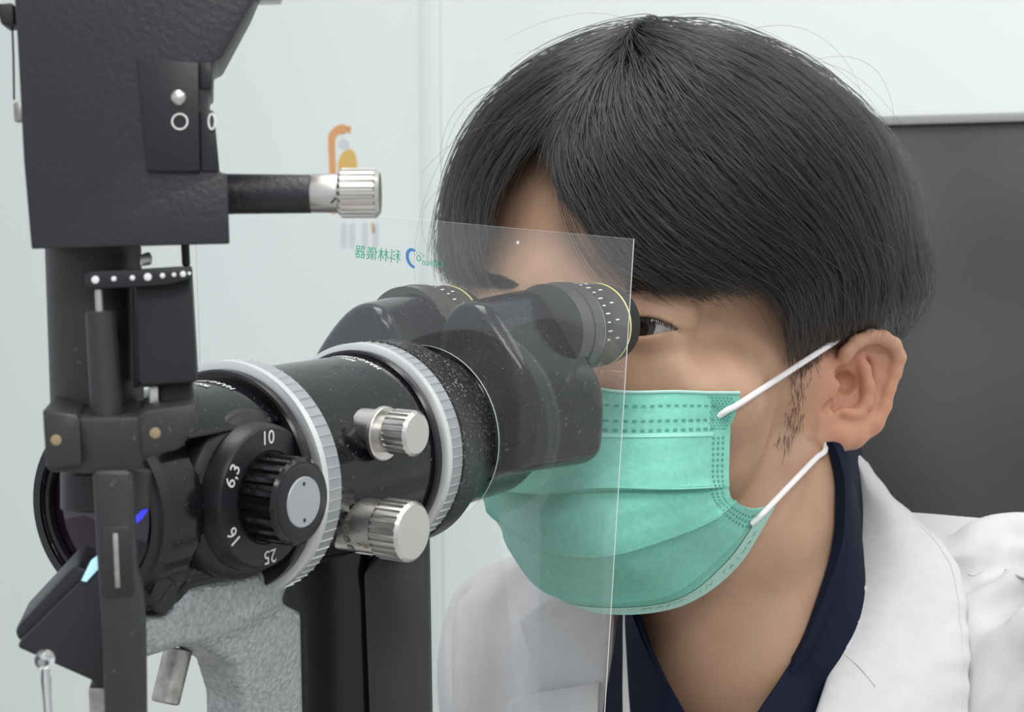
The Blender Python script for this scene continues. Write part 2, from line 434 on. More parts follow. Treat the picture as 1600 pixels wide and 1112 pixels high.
# --- magnification dial on the side facing the camera
D0 = M(-79, 0, .3)
dial = mic.part('magnification_dial', lathe(D0, T, [(12.5, 22.0), (17.6, 22.0), (18.8, 21.4), (20.0, 19.2), (24.4, 18.3), (25.2, 17.5), (25.4, 12), (25.0, 11.7), (24.7, 10)], 96), 'black_satin')
mic.part('grip', ribbed(D0, T, 24.6, 36.0, 11.2, 20, .8), 'black_clean', dial)
mic.part('grip_rim', lathe(D0, T, [(35.2, 9.6), (36.1, 9.6), (36.5, 9.0), (36.5, 6)], 64), 'black_satin', dial)
mic.part('cap', lathe(D0, T, [(36.0, 6.4), (36.7, 6.4), (36.9, 6.2)], 64), 'cap_grey', dial, 'flat grey centre disc')
for sgn in (-1, 1):
    mic.part('pin_hole', lathe(D0 + sgn * 4.6 * UP, T, [(36.5, .55), (36.93, .55)], 16), 'black_matte', dial)
for txt, deg in (('10', 90), ('6,3', 150), ('16', 210), ('25', 270), ('40', 330), ('4', 33)):
    th = math.radians(deg); rad = math.cos(th) * A + math.sin(th) * UP; rt = math.sin(th) * A - math.cos(th) * UP
    mic.part('numeral', place(text2d(txt, 5.0, .06), D0 + 25.45 * T + 15.1 * rad, rt, rad, T), 'paint_white', dial, smooth=False)
# slotted screw on the cheek of the body
sc_ = mic.part('slotted_screw', lathe(M(-105.5, 14, -20.4), T, [(-.6, 4.4), (.7, 4.4), (1.0, 4.0), (1.0, 3.0)], 40), 'black_satin')
mic.part('slot', box(M(-105.5, 15.0, -20.4), 3.6 * nrm(A + .75 * UP), .12 * T, .55 * nrm(UP - .75 * A)), 'black_matte', sc_, smooth=False)
# --- tube and knurled rings
cylM(-58, 2, RB, 'black_gloss', 'tube')
def knurl(s0, s1, R, nr, name):
    r = cylM(s0 + 1, s1 - .05, R - .38, 'groove_grey', name, ch=.2, n=120, label='silver ring with rows of notches')
    def mod(i, t): return (-1.6 if .10 < (t * nr / 2 / math.pi) % 1 < .86 else 0) if i >= 4 else 0
    v = lathe(M(s0, 0, 0), A, [(0, R - 3.4), (.05, R - 1.0), (.6, R), (2.6, R), (2.7, R), (s1 - s0 - .5, R), (s1 - s0, R - .4)], nr * 6, mod, cap=False)
    mic.part('rib_crown', v, 'satin_aluminium', r)
    mic.part('inner_lip', lathe(M(s0 - .3, 0, 0), A, [(0, RB + .1), (0, R - 3.6), (1.0, R - 3.2), (1.0, RB)], 96, cap=False), 'black_clean', r)
knurl(-66, -57.5, 32.3, 70, 'knurled_ring')
knurl(-8.5, 0.2, 32.3, 70, 'knurled_ring')
cylM(-69, -65.5, 30.2, 'black_clean', 'ring_seat'); 
cylM(-11, -8, 30.4, 'black_clean', 'ring_seat')
mic.part('rear_flange', lathe(M(0, 0, 0), A, [(0, 31.5), (.6, 32.4), (11, 32.0), (15, 30.5), (21.5, 28), (26, 27)], 96), 'black_dusty')
# white lettering on top of the tube
def on_top(txt, size, s, th0, R):
    v, f = text2d(txt, size, .04); th = th0 + v[:, 0] / R                 # reads from the eyepiece side
    rr = R + v[:, 2]
    return O + (s - v[:, 1])[:, None] * A + (-np.sin(th) * rr)[:, None] * T + (np.cos(th) * rr)[:, None] * UP, f
for txt, sz, s, th in (('HAAG-STREIT', 2.9, -15.0, -.16), ('BERN', 2.1, -18.6, -.14), ('HAAG-STREIT', 2.9, -73.5, -.02), ('900 BM', 2.9, -78.5, -.04), ('BERN', 2.2, -83, 0)):
    mic.part('lettering', on_top(txt, sz, s, th, (RB if s > -50 else 27.7) + .04), 'paint_white', smooth=False)
# --- the two silver knobs
KA = M(-38, 0, 12.4)
ka = mic.part('release_knob', ribbed(KA, T, 34.2, 42.5, 6.3, 22, .55), 'silver', label='small ribbed silver knob')
mic.part('sleeve', lathe(KA, T, [(24, 5.6), (30.5, 5.6), (30.8, 5.3)], 48), 'silver', ka)
mic.part('collar', lathe(KA - .8 * UP, T, [(30.3, 7.2), (30.6, 7.5), (31.8, 7.5), (32.1, 7.2), (32.1, 5.2), (34.4, 5.2)], 56), 'silver', ka)
KB = M(-43.5, 0, -13.2)
kb = mic.part('aperture_knob', ribbed(KB, T, 35.2, 45, 8.3, 26, .6), 'silver', label='larger ribbed silver knob')
mic.part('sleeve', lathe(KB, T, [(20, 7.5), (25.6, 7.5), (26, 7.4), (35.5, 7.4)], 56), 'silver', kb)
def on_sleeve(C, R, h, ang, vf):                                            # wrap flat print on a knob sleeve
    v, f = vf; th = ang - v[:, 1] / R
    rr = R + .03 + v[:, 2]
    return C + (h + v[:, 0])[:, None] * T + (rr * np.cos(th))[:, None] * UP + (-rr * np.sin(th))[:, None] * A, f
def disc(r, n=20): th = np.arange(n) * 2 * math.pi / n; return np.c_[r * np.cos(th), r * np.sin(th), th * 0 + .02], [tuple(range(n))]
for i in range(7):
    mic.part('dot', on_sleeve(KB, 7.4, 27.8, .25 + i * .42, disc(1.15)), 'print_grey', kb, smooth=False)
for i, n_ in enumerate(('1', '2', '3', '4')):
    v, f = text2d(n_, 2.9, .02); v = v[:, [1, 0, 2]] * np.array([1, 1, 1])
    mic.part('numeral', on_sleeve(KB, 7.4, 31.6, .45 + i * .55, (v, f)), 'print_grey', kb, smooth=False)
mic.part('set_screw', lathe(KB + 33.6 * T, -A * .86 - UP * .5, [(6.5, 1), (7.55, 1)], 16), 'brass', kb)
def oncyl(x, y, R):
    r = ray(x, y); o = -O; ro, uo = r @ T, r @ UP; a_, b_ = o @ T, o @ UP
    qa, qb, qc = ro * ro + uo * uo, 2 * (ro * a_ + uo * b_), a_ * a_ + b_ * b_ - R * R
    return r * ((-qb - math.sqrt(max(0, qb * qb - 4 * qa * qc))) / (2 * qa))
mic.part('arrow_mark', join(tube(spline([oncyl(x, y, RB + .1) for x, y in ((594, 639), (606, 643), (618, 651))], 12), .22, 6),
         tube([oncyl(616, 648, RB + .15), oncyl(625, 658, RB + .15)], [.95, .05], 6)), 'paint_white', ka)
# --- binocular prism housing
def bino():
    h = .9; lo = (19, -62, -30); g = grid(lo, (66, 62, 52), h); s, t, u = g[..., 0], g[..., 1], g[..., 2]
    def chaikin(p, k=2):
        for _ in range(k): q = np.roll(p, -1, 0); p = np.stack([.75 * p + .25 * q, .25 * p + .75 * q], 1).reshape(-1, 2)
        return p
    N0 = chaikin(np.array([(2, 0), (3, 34), (9, 42.5), (18, 43.2), (24, 39), (35.5, 24), (37.5, 16), (37.5, 2), (36, -8), (27, -12), (2, -12)], float))
    N1 = chaikin(np.array([(4, 0), (5, 36), (12, 45), (21, 46.2), (28.5, 43), (44.5, 20.5), (47.8, 12), (47.8, 2), (46.5, -9), (36, -12.6), (4, -12.6)], float))
    R0 = chaikin(np.array([(-2, 0), (-13, 28), (-17, 38), (-23, 41.3), (-31, 40.5), (-40, 33), (-50, 20), (-52, 8), (-50, -8), (-40, -12), (-2, -12)], float))
    R1 = chaikin(np.array([(-4, 0), (-11, 30), (-17, 40), (-24, 43.6), (-33, 43), (-42, 35), (-55, 18), (-57, 6), (-55, -8), (-44, -12), (-4, -12)], float))
    d = np.full(s.shape, 1e3)
    for i in range(g.shape[0]):
        w = (g[i, 0, 0, 0] - 28) / 34.
        d[i] = smin(sd_poly(t[i], u[i], N0 + (N1 - N0) * w), sd_poly(t[i], u[i], R0 + (R1 - R0) * w), 4)
    e = np.abs(s - 45) - 17.5; r = 4.2
    lobe = np.minimum(np.maximum(d + r, e + r), 0) + np.hypot(np.maximum(d + r, 0), np.maximum(e + r, 0)) - r
    core = np.maximum(np.hypot(t, u) - 25.5, np.abs(s - 40) - 20)
    core = smax(core, u - 24, 3)
    v, q = surfnet(smin(lobe, core, 5.0), lo, h)
    return O + v[:, :1] * A + v[:, 1:2] * T + v[:, 2:] * UP, q
bn = mic.part('prism_housing', bino(), 'black_gloss', angle=None)
# --- eyepieces (axes spread slightly towards the observer)
for sg in (1, -1):
    B0 = M(56, sg * 27.3 - (1.5 if sg < 0 else 0), 32.5 if sg > 0 else 30.0); d = nrm(A + sg * .105 * T + .0 * UP)
    ep = mic.part('eyepiece', lathe(B0, d, [(0, 15.4), (6.2, 15.4), (6.6, 15.0), (6.9, 15.7), (12.5, 15.5), (12.8, 15.0), (13.2, 14.7), (23.5, 14.5), (29.3, 14.3)], 96), 'eyepiece_grey')
    mic.part('yellow_ring', lathe(B0, d, [(29.2, 14.0), (29.2, 14.42), (29.9, 14.42), (29.9, 14.0)], 96, cap=False), 'yellow_line', ep)
    mic.part('eyecup', lathe(B0, d, [(29.8, 14.0), (33, 14.0), (37.5, 13.1), (38.4, 12.0), (38.0, 10.5), (33, 9.5)], 96), 'rubber', ep)
    mic.part('scale_ring', lathe(B0, d, [(13.0, 14.9), (13.0, 15.08), (13.4, 15.08), (13.4, 14.9)], 96, cap=False), 'cap_grey', ep)
    u_, v_ = nrm(UP - (UP @ d) * d), None; v_ = np.cross(d, u_)
    for j in range(-9, 10):                                                      # white index marks round the dioptre scale
        th = j * .20; er = math.cos(th) * u_ - math.sin(th) * v_; et = np.cross(d, er)
        L_ = 1.5 if j % 2 else 2.3
        mic.part('scale_mark', box(B0 + (15.5 + L_ / 2) * d + 14.72 * er, L_ / 2 * d, .22 * et, .05 * er), 'paint_white', ep, smooth=False)
    for j in range(-4, 5):
        th = j * .42 - .1; er = math.cos(th) * u_ - math.sin(th) * v_; et = np.cross(d, er)
        mic.part('scale_mark', box(B0 + 21.5 * d + 14.62 * er, 1.0 * d, .22 * et, .05 * er), 'paint_white', ep, smooth=False)
# --- hammertone arm under the microscope
def arm():
    h = 1.1; lo = (-122, -24, -170); g = grid(lo, (-44, 24, -16), h); s, t, u = g[..., 0], g[..., 1], g[..., 2]
    def ext(poly, t0, t1, r):
        d2 = sd_poly(s, u, poly); e = np.abs(t - (t0 + t1) / 2) - (t1 - t0) / 2
        return np.minimum(np.maximum(d2 + r, e + r), 0) + np.hypot(np.maximum(d2 + r, 0), np.maximum(e + r, 0)) - r
    beam = ext([(-113, -25), (-103, -25.5), (-96, -20.5), (-58, -22.2), (-57.5, -29), (-62, -33.5), (-80, -36), (-113, -35)], -13.5, 14.6, 3)
    leg = ext([(-96, -34), (-60, -33), (-51.5, -38), (-50.5, -168), (-75, -168), (-75.5, -56), (-79, -46), (-86, -41)], -2, 13.2, 2)
    v, q = surfnet(smin(beam, leg, 4), lo, h)
    return O + v[:, :1] * A + v[:, 1:2] * T + v[:, 2:] * UP, q
mic.part('arm', arm(), 'hammertone', angle=None, label='grey hammertone cast arm')
mic.part('stop_pin', cyl(ont(279, 1012, 0), ont(258, 1098, 0), 3.7), 'steel_worn', label='worn steel pin under the arm')
# --- black upright behind the arm
rc = mic.part('rear_column', ppx([(568, 897), (605, 855), (664, 838), (672, 1330), (585, 1330)], 450, 26, 1.2), 'grey_black')
mic.part('column_web', ppx([(434, 975), (440, 860), (482, 800), (575, 800), (572, 900), (577, 925), (588, 1330), (470, 1330), (464, 990)], 457, 22, 3.5, 4), 'black_clean', rc)
lw = loc(P(570, 1330, 452))
cb = M(-60, 6, 0)
mic.part('base', box((cb[0] + 8, cb[1] + 6, (TZ - 235) / 2 - 3), 75 * A, 60 * T, abs(TZ + 240) / 2 * UP, 8, 3), 'grey_black')

# ================================================================== breath shield
sh = Thing('breath_shield', 'clear acrylic breath shield with mirrored green print, mounted across the microscope', 'shield', M(25, -10, -110))
def shield():
    q = [(-97, 75.6), (75.3, 63.8), (64.5, -118), (-93.6, -118)]
    qa = sorted(math.atan2(y, x) for x, y in q)
    th = sorted(set([i * 2 * math.pi / 64 - math.pi for i in range(64)] + qa)); outer, inner = [], []
    for a_ in th:
        dx, dy = math.cos(a_), math.sin(a_); best = 1e9
        for (x0, y0), (x1, y1) in zip(q, q[1:] + q[:1]):
            ex, ey = x1 - x0, y1 - y0; den = dx * ey - dy * ex
            if abs(den) < 1e-9: continue
            k = (x0 * ey - y0 * ex) / den; w = (x0 * dy - y0 * dx) / den
            if k > 0 and -1e-6 <= w <= 1 + 1e-6: best = min(best, k)
        outer.append((dx * best, dy * best)); inner.append((29 * dx, 29 * dy))
    n = len(th); z = (24.7, 25.2)
    V = [M(zz, x, y) for zz in z for ring in (outer, inner) for x, y in ring]; F, rim = [], []
    for i in range(n):
        j = (i + 1) % n
        F.append((i, n + i, n + j, j)); F.append((2 * n + i, 2 * n + j, 3 * n + j, 3 * n + i))
        rim.append((i, j, 2 * n + j, 2 * n + i)); rim.append((n + i, 3 * n + i, 3 * n + j, n + j))
    return (np.array(V), F), (np.array(V), rim)
s_, r_ = shield()
sheet_o = sh.part('clear_sheet', s_, 'clear_acrylic', smooth=False)
sh.part('polished_edge', r_, 'acrylic_edge', smooth=False)
def print_at(x, y, vf, k=1.0):
    o = ons(x, y, 24.3); ex = nrm(ons(x - 40, y - 4.6, 24.3) - o); ey = nrm(np.cross(A, ex)); ey = ey if ey @ UP > 0 else -ey
    return place(vf, o, ex, ey, -A)
for i, ch_ in enumerate('科林儀器'):
    sh.part('character', print_at(617 - i * 18, 402 - i * 2.4, text2d(ch_, 4.6, .02)), 'text_green', smooth=False)
sh.part('lettering', print_at(676, 411, text2d('Clinico', 2.9, .02)), 'text_green', smooth=False)
def band(pts, wd):
    p = spline([ons(x, y, 24.25) for x, y in pts], 24); t_ = np.gradient(p, axis=0); n_ = np.cross(t_, A); n_ /= np.linalg.norm(n_, axis=1)[:, None]
    w_ = np.interp(np.linspace(0, 1, 24), np.linspace(0, 1, len(wd)), wd)[:, None]
    V = np.concatenate([p + n_ * w_, p - n_ * w_]); return V, [(i, i + 1, 25 + i, 24 + i) for i in range(23)]
sh.part('logo_arc', band([(649, 392), (642, 390), (637, 395), (637, 405), (642, 414), (648, 418)], [.3, .55, .65, .6, .5, .35]), 'text_blue', smooth=False)
sh.part('logo_eye', join(band([(657, 402), (654, 399), (651, 402), (653, 407), (657, 406), (658, 402)], [.16] * 4), *[band([(654 + 7 * math.cos(a_), 403 + 7 * math.sin(a_)), (654 + 10 * math.cos(a_), 403 + 10 * math.sin(a_))], [.13, .13]) for a_ in (-2.4, -1.9, -1.4, -.9, -.4)]), 'text_green', smooth=False)
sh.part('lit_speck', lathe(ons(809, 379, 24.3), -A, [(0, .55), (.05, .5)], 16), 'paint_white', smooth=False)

# ================================================================== illuminator tower
lb = P(160, 700, 315)
TDIR = nrm(ray(350, 300) * np.array([1, 1, 0]))                       # the tower is turned a little to the left
_ppx = ppx
def ppx(pts, Z, depth, bevel=.6, seg=2): return _ppx(pts, Z, depth, bevel, seg, TDIR)
il = Thing('slit_illuminator', 'black slit lamp illumination tower with ribbed silver knob in front of the microscope', 'slit lamp', (lb[0], lb[1], TZ))
hs = il.part('lamp_housing', ppx([(16, -95), (27, 60), (37, 250), (49, 389), (359, 381), (355, 271), (343, 269), (334, 173), (325, 171), (325, 141), (331, 139), (332, 96), (347, 89), (398, -6), (436, -95)], 300, 46, 1.5, 3), 'black_crackle')
pl = il.part('side_cover', ppx([(214, 92), (310, 97), (312, 268), (229, 267)], 298.8, 3, .3), 'black_satin', hs)
il.part('side_cover', ppx([(311, 97), (330, 97), (331, 139), (311, 139)], 299.4, 5, .5), 'black_satin', hs)
il.part('side_cover', ppx([(311, 173), (333, 173), (342, 268), (313, 268)], 299.4, 5, .5), 'black_satin', hs)
c_ = P(279, 153, 299)
il.part('ball_screw', lathe(c_, (0, -1, 0), [(-.5, 1.75), (.3, 1.7), (.9, 1.3), (1.3, .7), (1.4, .05)], 28), 'silver', hs)
for x, rx in ((281, 12), (331, 5)):
    th = np.linspace(0, 2 * math.pi, 33)
    il.part('circle_mark', tube([P(x + rx * math.cos(a_), 190 + 12 * math.sin(a_), 298.7) for a_ in th], .18, 6, False), 'paint_white', hs)
il.part('clip', ppx([(-8, 6), (20, 4), (22, 37), (2, 39)], 306, 12, .5), 'black_matte', hs)
il.part('spring_wire', tube([P(19, 36, 310), P(21, 90, 310), P(22, 156, 310)], .22, 8), 'black_clean', hs)
il.part('contact_block', ppx([(20, 160), (34, 158), (36, 188), (22, 191)], 306, 6, .4), 'steel_worn', hs)
il.part('lever', ppx([(390, -30), (445, -30), (442, 0), (405, 1)], 312, 8, .5), 'satin_aluminium', hs)
k0 = P(350, 303, 318); kx = nrm(P(595, 302, 318) - k0); px = 318 / FPX
kn = il.part('handle_rod', cyl(k0, P(488, 303, 318), 31.5 * px, 30 * px), 'black_crackle')
il.part('sleeve', lathe(P(486, 302, 318), kx, [(0, 29 * px), (.4, 30.5 * px), (44 * px, 30.5 * px), (45 * px, 28 * px)], 56), 'silver', kn)
il.part('ribbed_knob', ribbed(P(486, 302, 318), kx, 43 * px, 108 * px, 39 * px, 20, .55), 'silver', kn, 'ribbed silver knob')
sc_ = il.part('slotted_screw', lathe(P(521, 313, 318 - 4.2), (0, -1, .0), [(-.8, .95), (.15, .95)], 20), 'steel_worn', kn)
o_ = P(521, 313, 318 - 4.45); il.part('slot', box(o_, .8 * nrm(AX + UU), .1 * FW, .2 * nrm(UU - AX)), 'black_matte', kn, smooth=False)
# column
il.part('column_tube', cyl(P(146, 384, 326), P(153, 650, 326), 10.3, 10.0, 64), 'black_worn')
il.part('filter_cover', ppx([(209, 436), (228, 425), (298, 420), (308, 596), (300, 600), (222, 606), (214, 596)], 305, 16, 2.2, 4), 'black_satin')
il.part('cover_shadow_strip', ppx([(203, 430), (213, 428), (218, 606), (208, 606)], 310, 12, .3), 'black_matte')  # dark strip put in for the shade beside the filter cover
il.part('lower_stub', ppx([(246, 596), (300, 594), (302, 645), (246, 645)], 309, 10, 1), 'black_matte')
il.part('silver_spacer', ppx([(232, 598), (247, 597), (248, 634), (233, 635)], 308, 4, .3), 'silver')
il.part('hex_nut', ppx([(219, 398), (232, 394), (237, 402), (236, 414), (218, 416)], 316, 5, .4), 'silver')
il.part('guide_pin', cyl(P(289, 376, 318), P(291, 416, 318), .9, n=20), 'black_matte')
ps = il.part('perforated_strip', ppx([(133, 428), (140, 424), (215, 421), (299, 416), (301, 435), (262, 445), (200, 449), (140, 451), (134, 446)], 301, 3.5, .35), 'black_satin')
for x, y, r in ((149, 437, 6), (178, 435.5, 4), (207, 434, 4), (231, 432.5, 6), (254, 430.5, 4), (272, 429, 3.4), (286, 428, 4.6), (296, 427, 2.6)):
    il.part('hole', lathe(P(x, y, 300.9), (0, -1, 0), [(-.2, r * .13), (.12, r * .13), (.2, r * .10)], 20), 'paint_white', ps)
il.part('thin_rod', cyl(P(154, 450, 302), P(156, 495, 302), .8, n=20), 'steel_worn')
il.part('rod_holder', cyl(P(157, 486, 304), P(168, 660, 304), 3.1, 3.3, 40), 'black_worn')
br = il.part('bracket', ppx([(68, 645), (125, 652), (215, 652), (222, 640), (306, 634), (308, 664), (280, 702), (228, 716), (212, 739), (130, 742), (74, 737)], 299, 26, 1.2), 'black_worn')
il.part('clamp_plate', ppx([(66, 640), (120, 648), (125, 656), (128, 728), (72, 733)], 297.4, 24, 1.0), 'black_worn', br)
il.part('clamp_plate', ppx([(216, 648), (230, 641), (306, 631), (309, 664), (280, 702), (228, 715), (220, 708)], 297.4, 24, 1.4), 'black_worn', br)
for x, y in ((88, 687), (243, 676)):
    il.part('brass_screw', lathe(P(x, y, 297.5), (0, -1, 0), [(-.4, 1.15), (.25, 1.1), (.3, .9)], 24), 'brass', br)
il.part('light_tube', cyl(P(166, 735, 321), P(166, 794, 321), 9.6, n=56), 'black_satin')
po = il.part('slotted_post', ppx([(144, 735), (205, 735), (208, 800), (212, 895), (221, 930), (226, 1000), (230, 1400), (170, 1400), (160, 1010), (154, 920), (147, 800)], 298, 9, 1.1, 3), 'black_worn')
il.part('slot_recess', ppx([(156, 828), (162, 822), (200, 822), (205, 830), (210, 925), (204, 932), (166, 934), (159, 926)], 297.7, 1.0, .25), 'black_matte', po)
il.part('slot_bar', ppx([(176, 833), (184, 833), (188, 918), (180, 919)], 297.5, .6, .1), 'steel_worn', po)
il.part('rear_post', ppx([(138, 1074), (166, 1074), (178, 1400), (148, 1400)], 312, 10, .6), 'steel_worn')
mb = il.part('mirror_holder', ppx([(27, 1012), (30, 1003), (126, 908), (160, 880), (200, 880), (205, 1060), (160, 1076), (142, 1063)], 309, 16, .8), 'black_satin')
il.part('mirror_frame', ppx([(24, 988), (27, 979), (112, 888), (122, 884), (140, 893), (130, 908), (34, 1003), (28, 998)], 312, 20, .8), 'black_satin', mb)
il.part('mirror_face', ppx([(127, 907), (142, 876), (152, 869), (156, 886), (135, 909)], 308.2, 1.0, .1), 'lit_cyan', mb, 'mirror lit pale cyan')  # lamp light reflected by the mirror, put in as emission
il.part('lens_reflection', ppx([(207, 822), (213, 806), (226, 793), (231, 797), (222, 811)], 330, .6, .1), 'lit_blue', mb, 'thin cobalt blue reflection in the objective lens')  # blue reflection in the objective lens, put in as a glowing strip
il.part('base_block', box((P(165, 1112, 315)[0] + 6, 320, (TZ - 225) / 2), 20 * AX, np.array([0, 14., 0]), abs(TZ + 225) / 2 * UP, 2), 'grey_black')

# clear plastic rod at the lower left
c_ = P(70, 1030, 292)
fr = Thing('fixation_rod', 'thin clear plastic rod with a round end beside the mirror holder', 'rod', (c_[0] + 1, c_[1], TZ))
fr.part('round_end', lathe(c_, (0, -1, 0), [(-2.0, .02), (-1.8, 1.0), (-1.2, 1.7), (0, 2.0), (1.2, 1.7), (1.8, 1.0), (2.0, .02)], 28, cap=False), 'clear_rod')
fr.part('fixation_dot', lathe(c_ - np.array([0, 2.02, 0]), (0, -1, 0), [(0, .75), (.05, .7)], 20), 'groove_grey')
fr.part('stem', tube([c_ + np.array([0, 0, z_]) + AX * (-z_ * .03) for z_ in (-1.6, -4, -8, -20, -60, -330)], [.7, 1.0, .85, .85, .85, .85], 16), 'clear_rod')
zb = TZ
fr.part('clamp', cyl((c_[0] + 8, c_[1], zb), (c_[0] + 8, c_[1], c_[2] - 320), 6), 'grey_black')

# ================================================================== the person: head and neck
person_base = M(330, 20, 0)
PB = W((person_base[0], person_base[1], ZF)); EARS = [W(M(212, k, -4)) - PB for k in (80, -80)]
def skin_mat():
    m, nt, b = nodes('skin')
    f = noise(nt, 55, 4); c = ramp(nt, f, [(.3, (.43, .255, .165)), (.55, (.475, .295, .195)), (.75, (.455, .265, .18))])
    # flushed skin on the ears
    tc = nt.nodes.new('ShaderNodeTexCoord'); mn_ = None
    for e_ in EARS:
        d = nt.nodes.new('ShaderNodeVectorMath'); d.operation = 'DISTANCE'; d.inputs[1].default_value = tuple(e_); nt.links.new(tc.outputs['Object'], d.inputs[0])
        if mn_ is None: mn_ = d.outputs['Value']
        else:
            k = nt.nodes.new('ShaderNodeMath'); k.operation = 'MINIMUM'; nt.links.new(mn_, k.inputs[0]); nt.links.new(d.outputs['Value'], k.inputs[1]); mn_ = k.outputs[0]
    mr = nt.nodes.new('ShaderNodeMapRange'); mr.inputs['From Min'].default_value = .032; mr.inputs['From Max'].default_value = .018; mr.inputs['To Max'].default_value = .75; nt.links.new(mn_, mr.inputs['Value'])
    mx = nt.nodes.new('ShaderNodeMix'); mx.data_type = 'RGBA'; mx.inputs['B'].default_value = (.53, .24, .15, 1)
    nt.links.new(mr.outputs[0], mx.inputs['Factor']); nt.links.new(c, mx.inputs['A']); c = mx.outputs['Result']
    nt.links.new(c, b.inputs['Base Color'])
    b.inputs['Roughness'].default_value = .48; b.inputs['Specular IOR Level'].default_value = .35
    b.inputs['Subsurface Weight'].default_value = .35; b.inputs['Subsurface Radius'].default_value = (1, .35, .2)
    b.inputs['Subsurface Scale'].default_value = .004
    bump(nt, b, noise(nt, 900, 3), .12, .0003)
    return m
skin_mat()
TAU = math.radians(13)
H0 = M(208, 0, -8.5)
HX, HY, HZ = T, -A * math.cos(TAU) + UP * math.sin(TAU), UP * math.cos(TAU) + A * math.sin(TAU)
HR = np.stack([HX, HY, HZ])
def hw(p): return H0 + np.asarray(p, float) @ HR           # head millimetres -> world
def wh(p): return (np.asarray(p, float) - H0) @ HR.T
class SDF:
    def __init__(s, lo, hi, h):
        s.lo = np.array(lo, float); s.h = h; s.ax = [np.arange(a, b + h, h).astype(np.float32) for a, b in zip(lo, hi)]
        s.F = np.full([len(a) for a in s.ax], 60, np.float32)
    def op(s, fn, lo, hi, mode='add', k=4., pad=6):
        sl = []
        for a, l, h_ in zip(s.ax, lo, hi):
            i0 = max(0, int((l - pad - a[0]) / s.h)); i1 = min(len(a), int((h_ + pad - a[0]) / s.h) + 2); sl.append(slice(i0, max(i0, i1)))
        sl = tuple(sl)
        p = np.stack(np.meshgrid(*[a[q] for a, q in zip(s.ax, sl)], indexing='ij'), -1)
        if p.size == 0: return
        d = fn(p); f = s.F[sl]
        s.F[sl] = smin(f, d, k) if mode == 'add' else smax(f, -d, k)
    def ell(s, c, r, mode='add', k=4.):
        c, r = np.array(c, float), np.array(r, float); s.op(lambda p: sd_ell(p, c, r), c - r - 2 * k, c + r + 2 * k, mode, k)
    def cap(s, a, b, ra, rb=None, mode='add', k=4.):
        a, b = np.array(a, float), np.array(b, float); R = max(ra, rb or ra) + 2 * k
        s.op(lambda p: sd_cap(p, a, b, ra, rb), np.minimum(a, b) - R, np.maximum(a, b) + R, mode, k)
    def path(s, pts, r, mode='add', k=2.):
        r = np.broadcast_to(r, (len(pts),))
        for a, b, x, y in zip(pts, pts[1:], r, r[1:]): s.cap(a, b, x, y, mode, k)
    def at(s, p):
        q = (np.asarray(p) - s.lo) / s.h; q = np.clip(q, 0, np.array(s.F.shape) - 1.001); i = q.astype(int); f = q - i
        v = 0
        for a in (0, 1):
            for b in (0, 1):
                for c in (0, 1):
                    w = (f[..., 0] if a else 1 - f[..., 0]) * (f[..., 1] if b else 1 - f[..., 1]) * (f[..., 2] if c else 1 - f[..., 2])
                    v = v + w * s.F[i[..., 0] + a, i[..., 1] + b, i[..., 2] + c]
        return v
hd = SDF((-96, -108, -215), (112, 132, 142), 1.1)
EYE = np.array([31.5, 88.0, 17.0])
# neck axis in the room, brought into head millimetres
N0_, N1_, N2_ = wh(P(1158, 820, 618)), wh(P(1172, 1010, 622)), wh(P(1190, 1330, 645))
hd.ell((0, 2, 52), (76, 99, 84), k=2)
hd.ell((0, 55, 58), (62, 47, 50), k=14)
hd.ell((0, 48, -8), (63, 48, 62), k=16)
hd.cap(N0_, N1_, 46, 46.5, k=14); hd.cap(N1_, N2_, 46.5, 54, k=10)
for sx in (-1, 1):
    m_ = lambda x, y, z: (sx * x, y, z)
    hd.ell(m_(48, 68, -4), (20, 20, 17), k=12)                       # cheekbone
    hd.cap(m_(66, 8, 8), m_(62, 4, -42), 12, 12, k=14)              # in front of the ear
    hd.cap(m_(60, 8, -30), m_(54, 14, -52), 13, 13, k=14)            # jaw angle
    hd.cap(m_(54, 14, -52), m_(15, 56, -71), 13, 11, k=14)
    hd.cap(m_(10, 98, 31), m_(40, 88, 34), 8, 6, k=14)               # brow
    hd.ell(m_(33, 110, 17), (15, 11, 9), 'sub', 9)                  # socket
    E_ = np.array([sx * EYE[0], EYE[1], EYE[2]])
    hd.ell(E_, (14.6, 13.9, 14.0), k=7)                              # lids over the eyeball
    hd.cap(m_(14, 99, 24.5), m_(42, 88.5, 24), 5.0, 3.6, k=9)        # upper lid fold
    hd.cap(m_(18, 95, 4), m_(43, 88, 4), 4.5, 4.0, k=7)
    hd.cap(m_(20, 90, -6), m_(46, 82, -6), 9, 9, k=10)
hd.ell((2, 66, -71), (17, 15, 14), k=10)
hd.ell((0, 66, -42), (34, 28, 31), k=12)
hd.cap((0, 100, 22), (0, 119, -20), 6.5, 9, k=8)
hd.ell((0, 113, -23), (16, 11, 9), k=6)
for sx in (-1, 1):                                                   # palpebral opening (almond)
    c = np.array([sx * (EYE[0] + 1.0), EYE[1] + 13, EYE[2] - .8])
    def alm(p, c=c, sx=sx):
        x = (p[..., 0] - c[0]) * sx; z = p[..., 2] - c[2] - .10 * x
        d = np.maximum(np.hypot(x, z - 19.5) - 22.8, np.hypot(x, z + 19.0) - 22.5)
        return np.maximum(d, EYE[1] - 3 - p[..., 1])
    hd.op(alm, c - 20, c + 20, 'sub', 1.0)
